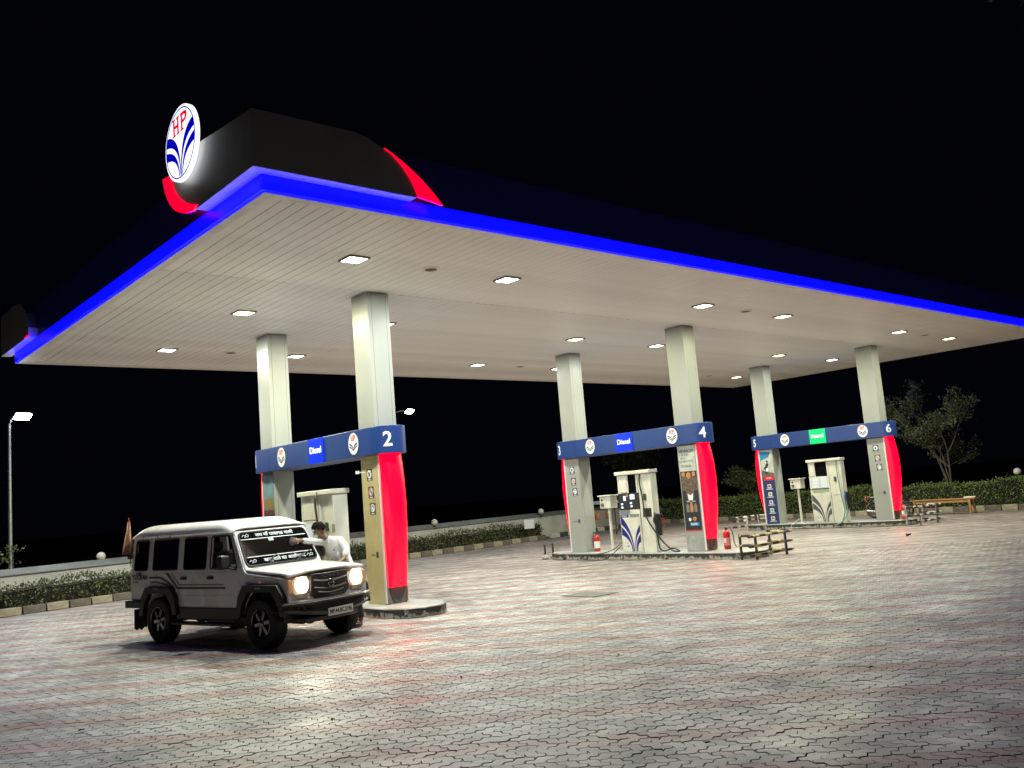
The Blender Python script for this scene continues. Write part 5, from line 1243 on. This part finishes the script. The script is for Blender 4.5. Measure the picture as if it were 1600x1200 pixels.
# wooden bench with a bundle of papers
be = empty('wooden_bench', (25.7,.55,0)); tag(be, 'long varnished wooden bench in front of the right hedge', 'bench')
for q in range(3): MB().box(.0+.17*q,.16+.17*q,-1.25,1.2,.545,.585).build('seat_plank', wood, be, bevel=.005)
for x_, y_ in ((.04,-1.05),(.04,1.05),(.44,-1.05),(.44,1.05)): MB().box(x_-.035,x_+.035,y_-.04,y_+.04,0,.543).build('leg', wood, be, bevel=.006)
MB().box(.03,.07,-1.0,1.0,.44,.52).box(.42,.46,-1.0,1.0,.44,.52).build('apron', wood, be)
o = MB().prism(Fr((0,0,0),(1,0,0),(0,1,0)), rounded(-.14,.14,-.2,.2,.03,3), 0, .05).build('paper_bundle', label_white, None, bevel=.01); o.location = (25.95,-.45,.586); o.rotation_euler.z = .3; tag(o, 'small white bundle lying on the wooden bench', 'bundle')
# fire point by the back corner
fp0 = empty('fire_bucket_stand', (19.2,12.6,0), R(-35)); tag(fp0, 'low stand with hanging orange fire buckets behind the middle island', 'stand')
MB().tube([(-.8,0,0),(-.8,0,1.3)],.03,6).tube([(.8,0,0),(.8,0,1.3)],.03,6).tube([(-.8,0,1.25),(.8,0,1.25)],.025,6).build('stand_frame', dark_metal, fp0); MB().add([(-1,-.3,1.38),(1,-.3,1.38),(1,.3,1.5),(-1,.3,1.5)],[(0,1,2,3)]).build('stand_roof', mat('roof_bluegrey',(.22,.27,.33),.5), fp0, solid=.02)
for q, x_ in enumerate((-.5,-.0,.5)):
    b_ = MB().lathe((x_,0,.72),(0,0,1),[(.10,0),(.12,.02),(.15,.28)],14).tube([(x_-.14,0,1.0),(x_,0,1.22),(x_+.14,0,1.0)],.006,5).build('bucket', mat('bucket_orange',(.36,.13,.06),.5), fp0, smooth=True)
extinguisher(21.6, 11.2, .55, 'red fire extinguisher on a red stool far behind the middle island')
st = empty('red_stool', (21.6,11.2,0)); tag(st, 'small red stool carrying a fire extinguisher in the background', 'stool')
MB().box(-.2,.2,-.2,.2,.50,.549).build('stool_top', ext_red, st, bevel=.01)
for a in (-.15,.15):
    for b in (-.15,.15): MB().tube([(a,b,.5),(a*1.2,b*1.2,0)],.02,6).build('leg', ext_red, st)

# creeper on the left lamp post and a sapling at the picture edge
cr = empty('creeper', (-3.10,15.5,0)); tag(cr, 'small leafy creeper clinging to the left street lamp pole', 'creeper')
MB().tube([(.07,-.03,0),(.08,-.05,.8),(.05,-.07,1.75)],.008,5).build('stem', bark, cr)
leaf_cloud('foliage', [(random.gauss(.06,.10),random.gauss(-.05,.08),random.choice((1.25,1.65,1.72))+random.gauss(0,.05)) for _ in range(45)], .11, hedge_green, cr)
tree('sapling', (-4.0,15.3,0), 'thin sapling behind the hedge at the left picture edge', [((.05,0,1),.9)], .3, 140, None, hedge_green, 'sapling', seed=3, lsize=.12, levels=2, trunk_r=.02)
# branch tips hanging into the top right corner from a tree standing outside the picture
ot = empty('overhanging_tree', (2.6,-14.2,0)); tag(ot, 'tips of a drooping branch hanging into the top right corner', 'tree')
tip = Vector((.39,-11.87,6.62))-Vector((2.6,-14.2,0))
MB().tube(hose_path([(0,0,0),(.05,.1,3),(0,.2,6),(-.5,.6,8.0),(tip.x*.6,tip.y*.6,8.6),(tip.x,tip.y,8.0)]),[.22-.2*k/40 for k in range(41)],9).build('trunk', bark, ot, smooth=True)
tw = MB(); Pl = []
for q in range(16):
    b0 = Vector((tip.x+random.uniform(-.35,.75), tip.y+random.uniform(-.6,.3), 8.0+random.uniform(-.1,.2))); e0 = b0+Vector((random.gauss(0,.08),random.gauss(0,.08),-random.uniform(.95,1.45)))
    tw.tube([(tip.x,tip.y,8.0),b0,(b0+e0)/2,e0],.006,4)
    for k in range(26):
        t = random.random(); Pl.append(tuple(b0.lerp(e0,t)+Vector((random.gauss(0,.03),random.gauss(0,.03),0))))
tw.build('twigs', bark, ot); leaf_cloud('crown', Pl, .10, tree_green, ot, droop=2.)
